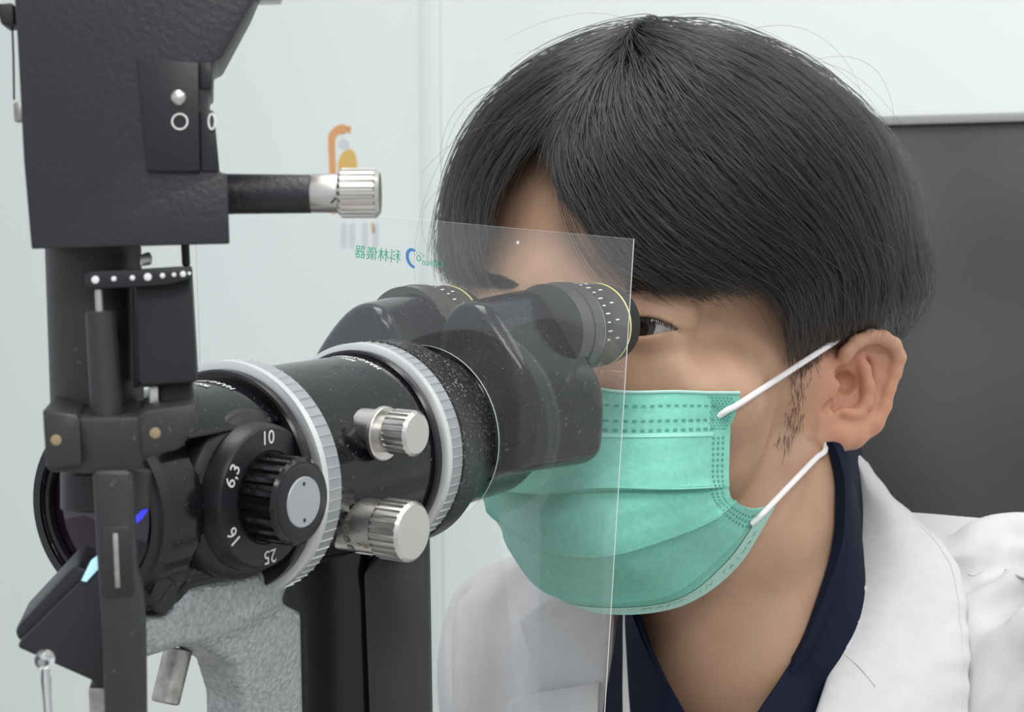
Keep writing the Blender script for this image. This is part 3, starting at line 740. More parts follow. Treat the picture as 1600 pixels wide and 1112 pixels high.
# ears: drawn in a plane swung out from the head
def ear(sx):
    al = math.radians(27)
    ed = nrm(A * math.cos(al) + T * math.sin(al)); nrm_e = np.cross(ed, UP); P0 = M(205, 75.5, -8)
    nn = nrm_e if nrm_e @ ray(1310, 620) < 0 else -nrm_e
    def q(x, y, out=0):
        v = wh(on(x, y, nn, P0) + out * nn); return v * np.array([sx, 1, 1])
    helix = [q(*p) for p in ((1308, 606, -1), (1305, 580, 2), (1311, 550, 4), (1324, 532, 5), (1344, 524, 5.5), (1364, 526, 5.5), (1380, 537, 5.5), (1388, 556, 5.5), (1384, 580, 5), (1376, 606, 4.5), (1370, 632, 4), (1359, 656, 3))]
    hd.path([q(*p) for p in ((1300, 600, -8), (1325, 595, -9), (1310, 650, -8))], 7.0, k=4)
    hd.path([q(*p) for p in ((1322, 556, -2.5), (1345, 545, -1.5), (1366, 552, -1), (1370, 585, -1), (1360, 625, -1), (1340, 655, -1), (1312, 675, -1.5))], 3.2, k=2.5)
    hd.path([q(*p) for p in ((1338, 560, -4), (1344, 600, -4.5), (1334, 636, -3.5))], 4.2, k=2.5)
    hd.path([q(*p) for p in ((1312, 585, -7), (1325, 612, -7), (1312, 632, -5))], 4.2, k=2.5)
    hd.path([q(*p) for p in ((1330, 540, 0), (1356, 534, .5), (1374, 545, .5), (1379, 565, .5), (1375, 592, .5), (1366, 625, .5), (1350, 652, .5))], 2.6, k=2.5)
    hd.path([q(*p) for p in ((1283, 600, -7), (1278, 640, -7), (1285, 665, -7), (1305, 670, -6))], 6.5, k=5)
    hd.path(helix, [2.0, 2.4, 2.7, 2.9, 3.0, 3.1, 3.2, 3.1, 2.8, 2.6, 3.0, 4.0], k=1.4)
    hd.path([q(*p) for p in ((1340, 552, .5), (1345, 575, 2.0), (1348, 602, 3.0), (1345, 628, 3.0), (1334, 645, 2.6), (1319, 645, 2.6), (1309, 641, 2.0))], [1.8, 2.4, 2.6, 2.6, 2.4, 2.2, 1.8], k=1.8)
    hd.path([q(*p) for p in ((1352, 666, 1), (1330, 679, 0), (1306, 682, 0), (1288, 677, -1.5), (1281, 660, -3))], [4.6, 5.4, 5.6, 4.8, 4], k=3.5)
    hd.path([q(*p) for p in ((1290, 620, 0), (1296, 606, 1.5), (1299, 588, .5))], [3.4, 3.6, 2.8], k=2.5)      # tragus
    hd.path([q(*p) for p in ((1316, 578, 1.5), (1322, 598, 0), (1316, 620, 0))], [3.4, 4.2, 3.6], 'sub', 1.5)   # concha
    hd.path([q(*p) for p in ((1306, 628, 1.5), (1294, 639, 2.5))], [2.2, 1.6], 'sub', 1.2)
    hd.path([q(*p) for p in ((1328, 553, 3.6), (1348, 541, 4.2), (1366, 551, 4.6), (1367, 576, 5.0), (1362, 604, 5.2), (1356, 634, 5.0))], [1.5, 1.7, 2.0, 2.0, 1.7, 1.2], 'sub', 1.2)
ear(1); ear(-1)
def hit(x, y, z0=430., z1=760.):
    """first point of the head surface seen through a pixel (head millimetres)"""
    r = ray(x, y); Z = np.arange(z0, z1, .6); p = wh(r[None] * Z[:, None])
    ins = np.all((p > hd.lo) & (p < hd.lo + hd.h * (np.array(hd.F.shape) - 1)), 1)
    f = np.where(ins, hd.at(p), 9.)
    k = np.argmax(f < 0)
    return p[k] if f[k] < 0 else None
def hnorm(p):
    e = 1.5; g = np.array([hd.at(p + np.eye(3)[i] * e) - hd.at(p - np.eye(3)[i] * e) for i in range(3)]); return nrm(g)
def carve(pts, r, depth):
    q = [hit(x, y) for x, y in pts]; q = [p + hnorm(p) * (np.array(r_) - d_) for p, r_, d_ in zip(q, r, depth) if p is not None]
    if len(q) > 1: hd.path(q, r[:len(q)], 'sub', 1.4)
carve(((1277, 652), (1271, 672), (1269, 688), (1277, 699), (1288, 704)), [1.6] * 5, [.3, .9, 1.3, 1.1, .6])     # where the lobe meets the cheek
carve(((1299, 632), (1290, 641)), [2.2, 1.8], [2.2, 2.2])                                                       # notch below the tragus
carve(((1313, 580), (1320, 598), (1314, 616)), [3.5, 4.2, 3.5], [1.2, 2.2, 1.8])                                # bowl of the ear
carve(((1058, 519), (1074, 522), (1094, 528)), [1.3, 1.3, 1.2], [.6, .45, .2])                                   # outer corner crease
hv, hq = surfnet(hd.F, hd.lo, hd.h)
# keep the largest shell only from above the chest cut
person_base = M(330, 20, 0)
pe = Thing('person', 'person in a white coat and navy polo leaning in to look through the eyepieces', 'person', (person_base[0], person_base[1], ZF))
pe.part('body', (hw(hv), hq), 'skin', angle=None)
# eyes
def eye_mat():
    m, nt, b = nodes('eye')
    tc = nt.nodes.new('ShaderNodeTexCoord'); sp = nt.nodes.new('ShaderNodeSeparateXYZ'); nt.links.new(tc.outputs['Object'], sp.inputs[0])
    return m
mat('eye_white', (.40, .38, .37), .12); mat('iris', (.025, .016, .012), .1); mat('pupil', (.003, .003, .003), .05)
for sx in (1, -1):
    c = hw((sx * EYE[0], EYE[1], EYE[2])); d = nrm(hw((sx * EYE[0], EYE[1] + 10, EYE[2])) - c + .0 * A)
    R = 12.4; pr = [(-R * math.cos(a_), R * math.sin(a_)) for a_ in np.linspace(.02, math.pi - .02, 40)]
    e_ = pe.part('eyeball', lathe(c, d, pr, 48), 'eye_white')
    pe.part('iris', lathe(c, d, [((R + .12) * math.cos(a_), (R + .12) * math.sin(a_)) for a_ in np.linspace(.20, .58, 6)], 40, cap=False), 'iris', e_)
    pe.part('pupil', lathe(c, d, [((R + .12) * math.cos(a_), (R + .12) * math.sin(a_)) for a_ in np.linspace(.001, .20, 6)], 40), 'pupil', e_)

# ================================================================== hair
def hair_mat(name, mel, rough):
    m, nt, b = nodes(name); nt.nodes.remove(b)
    h = nt.nodes.new('ShaderNodeBsdfHairPrincipled'); h.parametrization = 'COLOR'
    h.inputs['Color'].default_value = (*mel, 1)
    h.inputs['Roughness'].default_value = rough; h.inputs['Radial Roughness'].default_value = .32; h.inputs['Coat'].default_value = 0
    h.inputs['Random Roughness'].default_value = .3
    nt.links.new(h.outputs[0], nt.nodes['Material Output'].inputs[0])
hair_mat('hair_strand', (.0045, .0041, .0040), .21)
mat('hair_base', (.011, .010, .010), .6)
HC = np.array([0., 3, 52])
def r_scalp(n): return 1 / np.sqrt((n[..., 0] / 76.5) ** 2 + (n[..., 1] / 98.5) ** 2 + (n[..., 2] / 84.5) ** 2)
def hthick(n):
    z = n[..., 2]; y = n[..., 1]; x = n[..., 0]
    zp = np.clip(z, 0, 1); t = 20 + 0 * zp ** 1.2 + 3.5 * 4 * zp ** 2 * (1 - zp ** 2) + 19 * np.clip(-y, 0, 1) * np.clip(1.2 * z + .9, 0, 1) + 4 * np.clip(y, 0, 1) * np.clip(z, 0, 1) + 9 * np.clip(-x - .2, 0, 1)
    low = np.clip((-.18 + .20 * np.clip(-y, 0, 1) + .14 * np.clip((np.abs(x) - .7) / .2, 0, 1) - z) / .34, 0, 1)                                   # close-cropped below the overhang
    return t * (1 - low) + 4.5 * low
def r_shell(n): return r_scalp(n) + hthick(n)
def shell_hit(x, y):
    r = ray(x, y); Z = np.arange(430, 800, .7); p = wh(r[None] * Z[:, None]) - HC; d = np.linalg.norm(p, axis=1)
    f = d - r_shell(p / d[:, None]); k = int(np.argmax(f < 0))
    if f[k] >= 0: k = int(np.argmin(f))
    return p[k]
def topx(p):                                                                  # head mm -> pixel
    w = hw(p); z = w @ FW; return 800 + FPX * (w @ AX) / z, 556 - FPX * (w @ UU) / z
FLOW = [(880, 190, -60, 25), (840, 150, -60, 40), (770, 180, -50, 60), (740, 240, -30, 70), (700, 320, -5, 70), (700, 390, 12, 60), (730, 420, 30, 45), (860, 100, -70, 45), (910, 60, -70, 25),
        (800, 225, -60, 55), (760, 300, -25, 70), (950, 110, -50, 20), (860, 235, 22, 62), (885, 275, 30, 70), (930, 190, 32, 66), (960, 300, 42, 66), (1000, 180, 42, 62), (905, 330, 50, 78),
        (1000, 385, 62, 48), (1080, 425, 75, 28), (960, 140, 20, 60), (1040, 120, 50, 52), (1080, 210, 52, 56), (1050, 300, 50, 60), (1110, 310, 58, 56), (1150, 385, 62, 42), (1180, 150, 60, 52), (1180, 250, 55, 58),
        (1250, 250, 50, 62), (1250, 350, 52, 52), (1200, 430, 55, 38), (1020, 70, 60, 30), (1100, 60, 70, 26), (1200, 80, 72, 40), (1290, 130, 60, 60), (1350, 210, 45, 70), (1420, 300, 15, 72), (1450, 400, -6, 72),
        (1380, 420, 12, 72), (1300, 450, 14, 62), (1340, 330, 28, 68), (1250, 500, 8, 60), (1400, 500, -14, 60), (1320, 490, 6, 60), (1225, 520, 6, 60), (1440, 470, -12, 60)]
fp = np.array([shell_hit(x, y) for x, y, _, _ in FLOW]); fd = np.array([shell_hit(x + dx * .3, y + dy * .3) for x, y, dx, dy in FLOW]) - fp
fd /= np.linalg.norm(fd, axis=1)[:, None] + 1e-9
ZONE = [(560, -80), (560, 380), (668, 420), (700, 446), (748, 447), (764, 365), (788, 292), (833, 226), (848, 262), (874, 312), (912, 356), (962, 428), (1002, 452), (1042, 460), (1100, 468), (1150, 464), (1200, 468),
        (1219, 498), (1229, 548), (1243, 612), (1258, 600), (1284, 562), (1322, 527), (1344, 514), (1400, 535), (1424, 545), (1640, 550), (1640, -80)]
def zone_d(p):
    x, y = topx(p); return sd_poly(x, y, ZONE)                                # pixels, negative inside
camh = wh(np.zeros(3))
def allowed(p, slack):
    n = p - HC; n = n / np.linalg.norm(n, axis=-1, keepdims=True); v = camh - p; v = v / np.linalg.norm(v, axis=-1, keepdims=True)
    front = ((n * v).sum(-1) > -.25) | (n[..., 1] > .25)
    return np.where(front, zone_d(p) < slack, p[..., 2] > -28 + slack)
def line_z(n):                                                                 # hairline height round the head
    az = np.degrees(np.abs(np.arctan2(n[:, 0], n[:, 1])))
    return np.interp(az, [0, 25, 45, 62, 75, 88, 96, 110, 180], [92, 90, 76, 52, 22, -2, 18, -2, -30])
fr_i = [i for i, q in enumerate(FLOW) if q[2] > 0 and q[0] < 1260 and q[0] > 855]
def grow(N, seed, kind):
    rg = np.random.default_rng(seed)
    n = rg.normal(size=(N * 8, 3)); n /= np.linalg.norm(n, axis=1)[:, None]
    z = HC[2] + n[:, 2] * r_scalp(n); lz = line_z(n)
    if kind == 'fringe':
        az = np.degrees(np.arctan2(n[:, 0], n[:, 1])); n = n[(z > np.maximum(lz + 1, np.interp(az, [40, 80], [80, 40]))) & (az > 2) & (az < 86) & (z < 128)]
    elif kind == 'long': n = n[z > lz + np.where(np.abs(n[:, 0]) > .6, 16, 0)]
    else: n = n[(z > lz) & (z < 62)]
    n = n[:N]; N = len(n)
    FP, FD = (fp, fd) if kind != 'fringe' else (fp[fr_i], fd[fr_i]); lng = kind != 'short'
    ncl = max(8, N // 14); ci = rg.integers(0, N, ncl); cl = n[ci]
    own = np.argmax(n @ cl.T, 1)                                              # clump of every root
    z0 = HC[2] + n[:, 2] * r_scalp(n)
    if kind == 'long': L = np.interp(z0, [10, 50, 85, 130], [34, 80, 128, 140]) * rg.uniform(.72, 1.12, N)
    elif kind == 'fringe': L = rg.uniform(90, 165, N) * np.interp(z0, [40, 80], [.6, 1])
    else: L = rg.uniform(9, 20, N)
    lam = rg.beta(2.2, 1.3, N) if lng else rg.uniform(.2, .55, N)
    lam = np.clip(lam, .12, 1.0); clr = rg.normal(size=(ncl, 3)); jit = rg.normal(size=(N, 3))
    step = 3.6 if lng else 1.6; K = int(L.max() / step) + 1
    n0 = n.copy(); cur = n.copy(); trail = [HC + n * (r_scalp(n) - 1)[:, None]]; alive = np.ones(N, bool); last = np.zeros(N, int)
    slack = rg.normal(0, 5, N) + (rg.random(N) < .06) * rg.uniform(0, 26, N)
    dist = np.zeros(N); ph = rg.uniform(0, 6.28, ncl)
    for k in range(1, K + 1):
        rr = r_scalp(cur) + lam * hthick(cur) * (1 - np.exp(-dist / 7)); p = cur * rr[:, None]
        d2 = ((p[:, None] - FP[None]) ** 2).sum(2); w = np.exp(-d2 / (2 * 17. ** 2)) + 1e-9
        v = w @ FD
        pri = np.stack([cur[:, 0] * .7, -.25 + 0 * cur[:, 0], -1.0 + 0 * cur[:, 0]], 1) * .05
        v = v + pri; v += dict(long=.17, fringe=.12, short=.10)[kind] * np.linalg.norm(v, axis=1)[:, None] * (clr[own] * (.6 + .5 * np.sin(dist / 22 + ph[own]))[:, None] + .42 * jit)
        v -= (v * cur).sum(1)[:, None] * cur; v /= np.linalg.norm(v, axis=1)[:, None] + 1e-9
        p = p + v * step; dist = dist + step; cur = p / np.linalg.norm(p, axis=1)[:, None]
        rr = r_scalp(cur) + lam * hthick(cur) * (1 - np.exp(-dist / 7)); q = HC + cur * rr[:, None]
        ok = alive & (dist < L) & (allowed(q, slack) | (dist < step * 1.5)); last[ok] = k; alive = ok; trail.append(q)
    tr = np.stack(trail, 1)                                                     # N,K+1,3
    # pull strands of a clump together towards their ends
    ctr = np.zeros((ncl, tr.shape[1], 3)); cn = np.zeros(ncl); np.add.at(ctr, own, tr); np.add.at(cn, own, 1); ctr /= np.maximum(cn, 1)[:, None, None]
    wgt = np.clip((np.arange(tr.shape[1]) * step - 8) / 60, 0, .55)[None, :, None]
    tr = tr * (1 - wgt) + ctr[own] * wgt if lng else tr
    return tr, last
def resample(tr, last, K):
    out = []
    for t_, l in zip(tr, last):
        if l < 2: continue
        x = np.linspace(0, l, K); i = np.minimum(x.astype(int), l - 1); f = (x - i)[:, None]; out.append(t_[i] * (1 - f) + t_[i + 1] * f)
    return np.array(out)
def hair_object(name, strands, r0, r1, m, parent, th, label=None):
    N, K = strands.shape[:2]
    hc = bpy.data.hair_curves.new(name); hc.add_curves([K] * N)
    v = W(strands.reshape(-1, 3)) - th.base
    hc.points.foreach_set('position', v.astype(np.float32).ravel())
    r = np.interp(np.linspace(0, 1, K), [0, .5, 1], [r0, r0, r1]) * .001
    hc.points.foreach_set('radius', np.tile(r, N).astype(np.float32))
    hc.materials.append(MATS[m]); o = bpy.data.objects.new(name, hc); COL.objects.link(o); o.parent = parent
    if label: o['label'] = label
    return o
def flow_at(p, cur):
    d2 = ((p[:, None] - fp[None]) ** 2).sum(2); w = np.exp(-d2 / (2 * 15. ** 2)) + 1e-9; v = w @ fd
    v = v + np.stack([cur[:, 0] * .7, -.25 + 0 * cur[:, 0], -1.0 + 0 * cur[:, 0]], 1) * .03
    v -= (v * cur).sum(1)[:, None] * cur; return v / (np.linalg.norm(v, axis=1)[:, None] + 1e-9)
def cover(N, seed):
    """strands laid evenly over the seen outer layer: traced back towards the parting and on to their tips"""
    rg = np.random.default_rng(seed); x = rg.uniform(655, 1475, N * 3); y = rg.uniform(15, 560, N * 3)
    k = (sd_poly(x, y, ZONE) < -3) & ~((y > 505) & (x < 1330) & (x > 1190)); x, y = x[k][:N], y[k][:N]; pts = []
    Z = np.arange(440, 760, 1.0)
    for a in range(0, len(x), 1500):
        r = ((x[a:a + 1500] - 800) / FPX)[:, None] * AX - ((y[a:a + 1500] - 556) / FPX)[:, None] * UU + FW
        p = wh((r[:, None] * Z[None, :, None]).reshape(-1, 3)).reshape(len(r), -1, 3) - HC; d = np.linalg.norm(p, axis=2)
        f = d - r_shell(p / d[..., None]) < 0; kk = f.argmax(1); ok = f.any(1); pts.append(p[np.arange(len(r)), kk][ok])
    p0 = np.concatenate(pts); N = len(p0); lam = rg.uniform(.60, 1.03, N)
    ncl = N // 10; own = np.argmin(((p0[:, None] - p0[None, rg.choice(N, ncl, replace=False)]) ** 2).sum(2), 1) if N * ncl < 9e6 else rg.integers(0, ncl, N)
    clr = rg.normal(size=(ncl, 3)); jit = rg.normal(size=(N, 3)); ph = rg.uniform(0, 6.28, ncl); slack = rg.normal(0, 5, N) + (rg.random(N) < .05) * rg.uniform(0, 22, N)
    half = []
    for sg, K in ((-1, 18), (1, 14)):
        Lm = rg.uniform(25, 64, N) if sg < 0 else rg.uniform(8, 52, N)
        cur = p0 / np.linalg.norm(p0, axis=1)[:, None]; tr = []; alive = np.ones(N, bool); prev = None; last = np.zeros(N, int); dist = 0.
        for k in range(1, K + 1):
            p = cur * (r_scalp(cur) + lam * hthick(cur))[:, None]; v = flow_at(p, cur)
            v = v + .15 * (clr[own] * (.6 + .5 * np.sin(dist / 22 + ph[own]))[:, None] + .35 * jit)
            v -= (v * cur).sum(1)[:, None] * cur; v /= np.linalg.norm(v, axis=1)[:, None]
            turn = np.ones(N, bool) if prev is None else (v * prev).sum(1) > .55
            prev = v; dist += 3.6; p = p + sg * v * 3.6; cur = p / np.linalg.norm(p, axis=1)[:, None]
            lm = lam * (1 - (.45 * (dist / Lm) ** 2 if sg < 0 else 0)); q = HC + cur * (r_scalp(cur) + np.maximum(lm, .3) * hthick(cur))[:, None]
            alive = alive & turn & (dist < Lm) & (allowed(q, slack if sg > 0 else 0 * slack - 2)); last[alive] = k; tr.append(q)
        half.append((np.stack(tr, 1), last))
    out = []; c0 = HC + p0 / np.linalg.norm(p0, axis=1)[:, None] * (r_scalp(p0 / np.linalg.norm(p0, axis=1)[:, None]) + lam * hthick(p0 / np.linalg.norm(p0, axis=1)[:, None]))[:, None]
    for i in range(N):
        a, b = half[0][1][i], half[1][1][i]
        if a + b < 5: continue
        t_ = np.concatenate([half[0][0][i][:a][::-1], c0[i:i + 1], half[1][0][i][:b]]); x_ = np.linspace(0, len(t_) - 1, 16); k = np.minimum(x_.astype(int), len(t_) - 2); f = (x_ - k)[:, None]
        out.append(t_[k] * (1 - f) + t_[k + 1] * f)
    return np.array(out)
tr, last = grow(17000, 5, 'long'); LONG = resample(tr, last, 16)
tr, last = grow(6000, 7, 'fringe'); LONG = np.concatenate([LONG, resample(tr, last, 16), cover(14000, 8)])
tr, last = grow(9000, 6, 'short'); SHORT = resample(tr, last, 5)
# dark under-layer that fills the volume between the strands
def cap_mesh():
    nu, nv = 300, 170; th = np.linspace(-math.pi, math.pi, nu + 1)[:-1]; ph = np.linspace(-.55, math.pi / 2 - .01, nv)
    n = np.stack([np.cos(ph)[:, None] * np.sin(th)[None], np.cos(ph)[:, None] * np.cos(th)[None], np.sin(ph)[:, None] + 0 * th[None]], -1)
    rr = r_scalp(n) + .30 * hthick(n); V = (HC + n * rr[..., None]).reshape(-1, 3); F = []
    nf = n.reshape(-1, 3); near = (nf[:, 0] > .12) & (zone_d(V) < -60)
    pxd = allowed(V, -30.) & (near | ((HC[2] + n[..., 2] * r_scalp(n)).reshape(-1) > line_z(nf) - 6))
    for i in range(nv - 1):
        for j in range(nu):
            q = (i * nu + j, i * nu + (j + 1) % nu, (i + 1) * nu + (j + 1) % nu, (i + 1) * nu + j)
            if all(pxd[k] for k in q): F.append(q)
    used = sorted({k for q in F for k in q}); mp = {k: i for i, k in enumerate(used)}
    return V[used], [tuple(mp[k] for k in q) for q in F]
cv, cf = cap_mesh()
hairp = pe.part('hair', (hw(cv), cf), 'hair_base', label='thick black side-swept hair', angle=None)
hair_object('long_strands', hw(LONG.reshape(-1, 3)).reshape(LONG.shape), .15, .05, 'hair_strand', hairp, pe)
hair_object('cropped_strands', hw(SHORT.reshape(-1, 3)).reshape(SHORT.shape), .11, .05, 'hair_strand', hairp, pe)

# brows, lashes, side whiskers
def on_skin(poly, N, seed, dirpx, L, lift, out=.25):
    rg = np.random.default_rng(seed); P2 = np.array(poly, float); S = []
    lo_, hi_ = P2.min(0), P2.max(0); k = 0
    while len(S) < N and k < N * 12:
        k += 1; x, y = rg.uniform(lo_, hi_)
        if sd_poly(np.array([x]), np.array([y]), P2)[0] > 0: continue
        dx, dy = dirpx(x, y); dx += rg.normal(0, .18); dy += rg.normal(0, .18); l = rg.uniform(*L)
        q = [hit(x + dx * l * w, y + dy * l * w) for w in (0, .5, 1)]
        if any(v is None for v in q) or np.linalg.norm(q[2] - q[0]) > 25: continue
        nn = hnorm(q[0]); c = [q[0] - nn * .2, q[1] + nn * lift * .8, q[2] + nn * lift]; S.append(spline(c, 5))
    return hw(np.array(S).reshape(-1, 3)).reshape(-1, 5, 3)
hair_object('eyebrow', on_skin([(968, 440), (1000, 425), (1050, 432), (1085, 452), (1050, 452), (1000, 455), (970, 458)], 230, 1, lambda x, y: (.95, .1 + (x - 1000) * .004), (12, 30), 1.0), .10, .03, 'hair_strand', pe.e, pe)
hair_object('eyebrow', on_skin([(728, 428), (760, 424), (800, 434), (818, 446), (800, 452), (750, 444), (728, 442)], 320, 2, lambda x, y: (-.95, .0), (10, 26), 1.0), .10, .03, 'hair_strand', pe.e, pe)
hair_object('side_whiskers', on_skin([(1216, 480), (1250, 500), (1280, 560), (1262, 610), (1255, 660), (1225, 705), (1212, 690), (1235, 610), (1225, 540)], 200, 3, lambda x, y: (-.12, 1.), (8, 30), .9), .07, .03, 'hair_strand', pe.e, pe)
la = []
rg = np.random.default_rng(9)
for x in np.linspace(986, 1052, 46):                                        # find the rim of the upper lid, hang the lashes from it
    prev = None
    for y in np.arange(480, 530, 1.0):
        a = hit(x, y)
        if a is None: break
        z_ = hw(a) @ FW
        if prev is not None and z_ - prev[0] > 1.2:
            e_ = prev[1]; f_ = rg.normal(0, .5)
            la.append(spline([e_, e_ + np.array([1.0 + f_ * .5, 2.2, -1.2]), e_ + np.array([2.2 + f_, 3.6, -2.6])], 5)); break
        prev = (z_, a)
la = np.array(la); hair_object('eyelashes', hw(la.reshape(-1, 3)).reshape(la.shape), .11, .04, 'hair_strand', pe.e, pe)
# loose flyaway hairs standing off the outline
rg = np.random.default_rng(21); idx = rg.choice(len(LONG), 700, replace=False); FLY = LONG[idx].copy(); K_ = FLY.shape[1]
nn = FLY - HC; nn /= np.linalg.norm(nn, axis=2, keepdims=True); w_ = np.linspace(0, 1, K_)[None, :, None]
FLY += nn * (rg.gamma(1.5, 3.2, (700, 1, 1)) * np.sin(w_ * math.pi * rg.uniform(.5, 1.0, (700, 1, 1)))) + rg.normal(0, 6, (700, 1, 3)) * w_ ** 2
hair_object('flyaway_strands', hw(FLY.reshape(-1, 3)).reshape(FLY.shape), .055, .03, 'hair_strand', hairp, pe)

# ================================================================== clothes
def cloth(name, col, scale, strength, rough=.85, sheen=.1, var=.03):
    m, nt, b = nodes(name)
    c = ramp(nt, noise(nt, scale * .12, 3), [(.3, tuple(x * (1 - var) for x in col)), (.7, tuple(min(1, x * (1 + var)) for x in col))])
    nt.links.new(c, b.inputs['Base Color']); b.inputs['Roughness'].default_value = rough
    b.inputs['Sheen Weight'].default_value = sheen
    b.inputs['Specular IOR Level'].default_value = .2
    bump(nt, b, noise(nt, scale, 2), strength, .0004); return m
cloth('coat_cotton', (.56, .55, .555), 1400, .12)
cloth('polo_navy', (.005, .0075, .022), 1800, .25, sheen=0)
mat('polo_white', (.68, .66, .63), .8)
def sk(x, y, off, fb):
    p = hit(x, y); return P(x, y, fb) if p is None else hw(p) - nrm(ray(x, y)) * off
def coat_body():
    h = 3.0; q = lambda x, y, z: P(x, y, z)
    pts = dict(nk=q(1330, 1030, 700), ns=q(1790, 1090, 600), fk=q(1070, 1010, 700), fs=q(858, 1040, 748), ch=q(1190, 1260, 700), lo=q(1200, 2100, 760), ne=q(1900, 1800, 560), fe=q(845, 1700, 690))
    lo = np.array([-120, 470, -560.]); hi = np.array([360, 900, -60.])
    g = grid(lo, hi, h)
    d = sd_cap(g, pts['nk'], pts['ns'], 72, 62)
    d = smin(d, sd_cap(g, pts['fk'], pts['fs'], 62, 54), 25)
    d = smin(d, sd_cap(g, pts['ch'], pts['lo'], 125, 150), 45)
    d = smin(d, sd_cap(g, pts['ns'], pts['ne'], 60, 50), 20)
    d = smin(d, sd_cap(g, pts['fs'], pts['fe'], 54, 46), 20)
    X, Y, Z = g[..., 0], g[..., 1], g[..., 2]
    fold = 2.6 * np.sin(X / 13 + 1.8 * np.sin(Z / 31) + Y / 29) * np.sin(Z / 47 + X / 60 + .5) + 3.2 * np.sin(X / 11 - Z / 15 + 2 * np.sin(Y / 26)) * np.clip((X - 150) / 60, 0, 1)
    d = d + fold * np.clip(1 - np.abs(d) / 20, 0, 1)
    d = np.maximum(d, -(Z + 540))
    cs = SDF(lo, lo + 10, h); cs.F = d
    def chit(x, y):
        r = ray(x, y); Z = np.arange(470, 900, 1.); p = r[None] * Z[:, None]; ins = np.all((p > lo) & (p < lo + h * (np.array(d.shape) - 1)), 1)
        f = np.where(ins, cs.at(p), 9.); k = int(np.argmax(f < 0)); return p[k] - nrm(r) * f[k] if f[k] < 0 else None
    def fold(px, r, depth, mode, k=5):
        q = [chit(x, y) for x, y in px]; q = [p for p in q if p is not None]
        if len(q) < 2: return
        q = spline(np.array(q), 14); ww = np.sin(np.linspace(.25, math.pi - .25, 14)) * depth
        for i in range(13):
            a, b = q[i], q[i + 1]; sg = -1 if mode == 'valley' else 1
            a2, b2 = a + sg * nrm(a) * (r - ww[i]), b + sg * nrm(b) * (r - ww[i + 1])
            i0 = np.maximum(((np.minimum(a2, b2) - r - 3 * k - lo) / h).astype(int), 0); i1 = ((np.maximum(a2, b2) + r + 3 * k - lo) / h).astype(int) + 2
            sl = tuple(slice(p, max(p, m_)) for p, m_ in zip(i0, i1)); e = sd_cap(g[sl], a2, b2, r)
            d[sl] = smax(d[sl], -e, k) if mode == 'valley' else smin(d[sl], e, k)
    g = g.astype(np.float32)
    for px, r, dp, md in (([(1600, 930), (1560, 975), (1525, 1040), (1508, 1112)], 9, 4.5, 'valley'), ([(1640, 1000), (1580, 1050), (1545, 1140)], 9, 4, 'valley'),
                          ([(1630, 960), (1575, 1010), (1530, 1112)], 8, 3.5, 'ridge'), ([(1600, 862), (1555, 866), (1528, 885)], 6, 3, 'valley'), ([(1620, 835), (1570, 838), (1530, 850), (1515, 880)], 8, 4, 'ridge'),
                          ([(1490, 905), (1500, 890), (1512, 900)], 5, 3, 'valley'), ([(1545, 955), (1570, 930), (1590, 915)], 5, 2.5, 'valley'),
                          ([(771, 930), (770, 1000), (768, 1112), (768, 1150)], 8, 3.5, 'valley'), ([(803, 890), (812, 930), (816, 960)], 8, 3, 'valley'), ([(716, 930), (706, 990), (712, 1060), (716, 1120)], 6, 2.5, 'valley'), ([(740, 950), (738, 1040), (742, 1130)], 8, 2.5, 'ridge')):
        fold(px, r, dp, md)
    seam = [p for p in (chit(x, y) for x, y in ((1478, 868), (1492, 876), (1504, 884), (1514, 897), (1526, 897), (1540, 884), (1552, 880), (1570, 889), (1590, 899), (1615, 905))) if p is not None]
    seams.append(np.array(seam))
    return surfnet(d, lo, h)
seams = []
coat = pe.part('lab_coat', coat_body(), 'coat_cotton', angle=None, label='white cotton lab coat')
pe.part('yoke_seam', tube(spline(seams[0] - .2 * np.array([nrm(p) for p in seams[0]]), 60), .55, 6), 'coat_cotton', coat)
def off_skin(g, off):
    p = wh(g.reshape(-1, 3))
    for _ in range(3):
        d = hd.at(p); inside = np.all((p > hd.lo + 2) & (p < hd.lo + hd.h * (np.array(hd.F.shape) - 2)), 1); e = 1.5
        gr = np.stack([hd.at(p + np.eye(3)[i] * e) - hd.at(p - np.eye(3)[i] * e) for i in range(3)], -1); gr /= np.linalg.norm(gr, axis=1)[:, None] + 1e-9
        p = p + gr * np.where(inside, np.clip(off - d, 0, 20), 0)[:, None]
    return hw(p).reshape(g.shape)
def strip(rows, thick, m, name, parent, label=None, nv=70, nu=16, wob=0., seed=0, off=None, pucker=0):
    g = surf(rows, nv, nu)
    if off: g = off_skin(g, off)
    if wob:
        n = gnormals(g); v, u = np.meshgrid(np.linspace(0, 1, nv), np.linspace(0, 1, nu), indexing='ij')
        g = g + n * (wob * np.sin(7 * v + 4 * u + seed) * np.sin(11 * u + 3 * v))[..., None]
    if pucker:
        v, u = np.meshgrid(np.linspace(0, 1, nv), np.linspace(0, 1, nu), indexing='ij')
        g = g + gnormals(g) * (pucker * (np.sin(70 * v + 2 * np.sin(9 * v)) + .6 * np.sin(43 * v + 1)) * np.clip((u - .62) / .25, 0, 1) * np.clip((1 - u) / .04, 0, 1))[..., None]
    fl = 1 if gnormals(g)[nv // 2, nu // 2] @ ray(1200, 900) < 0 else -1
    return pe.part(name, sheet(g, thick, fl), m, parent, label, angle=60), g
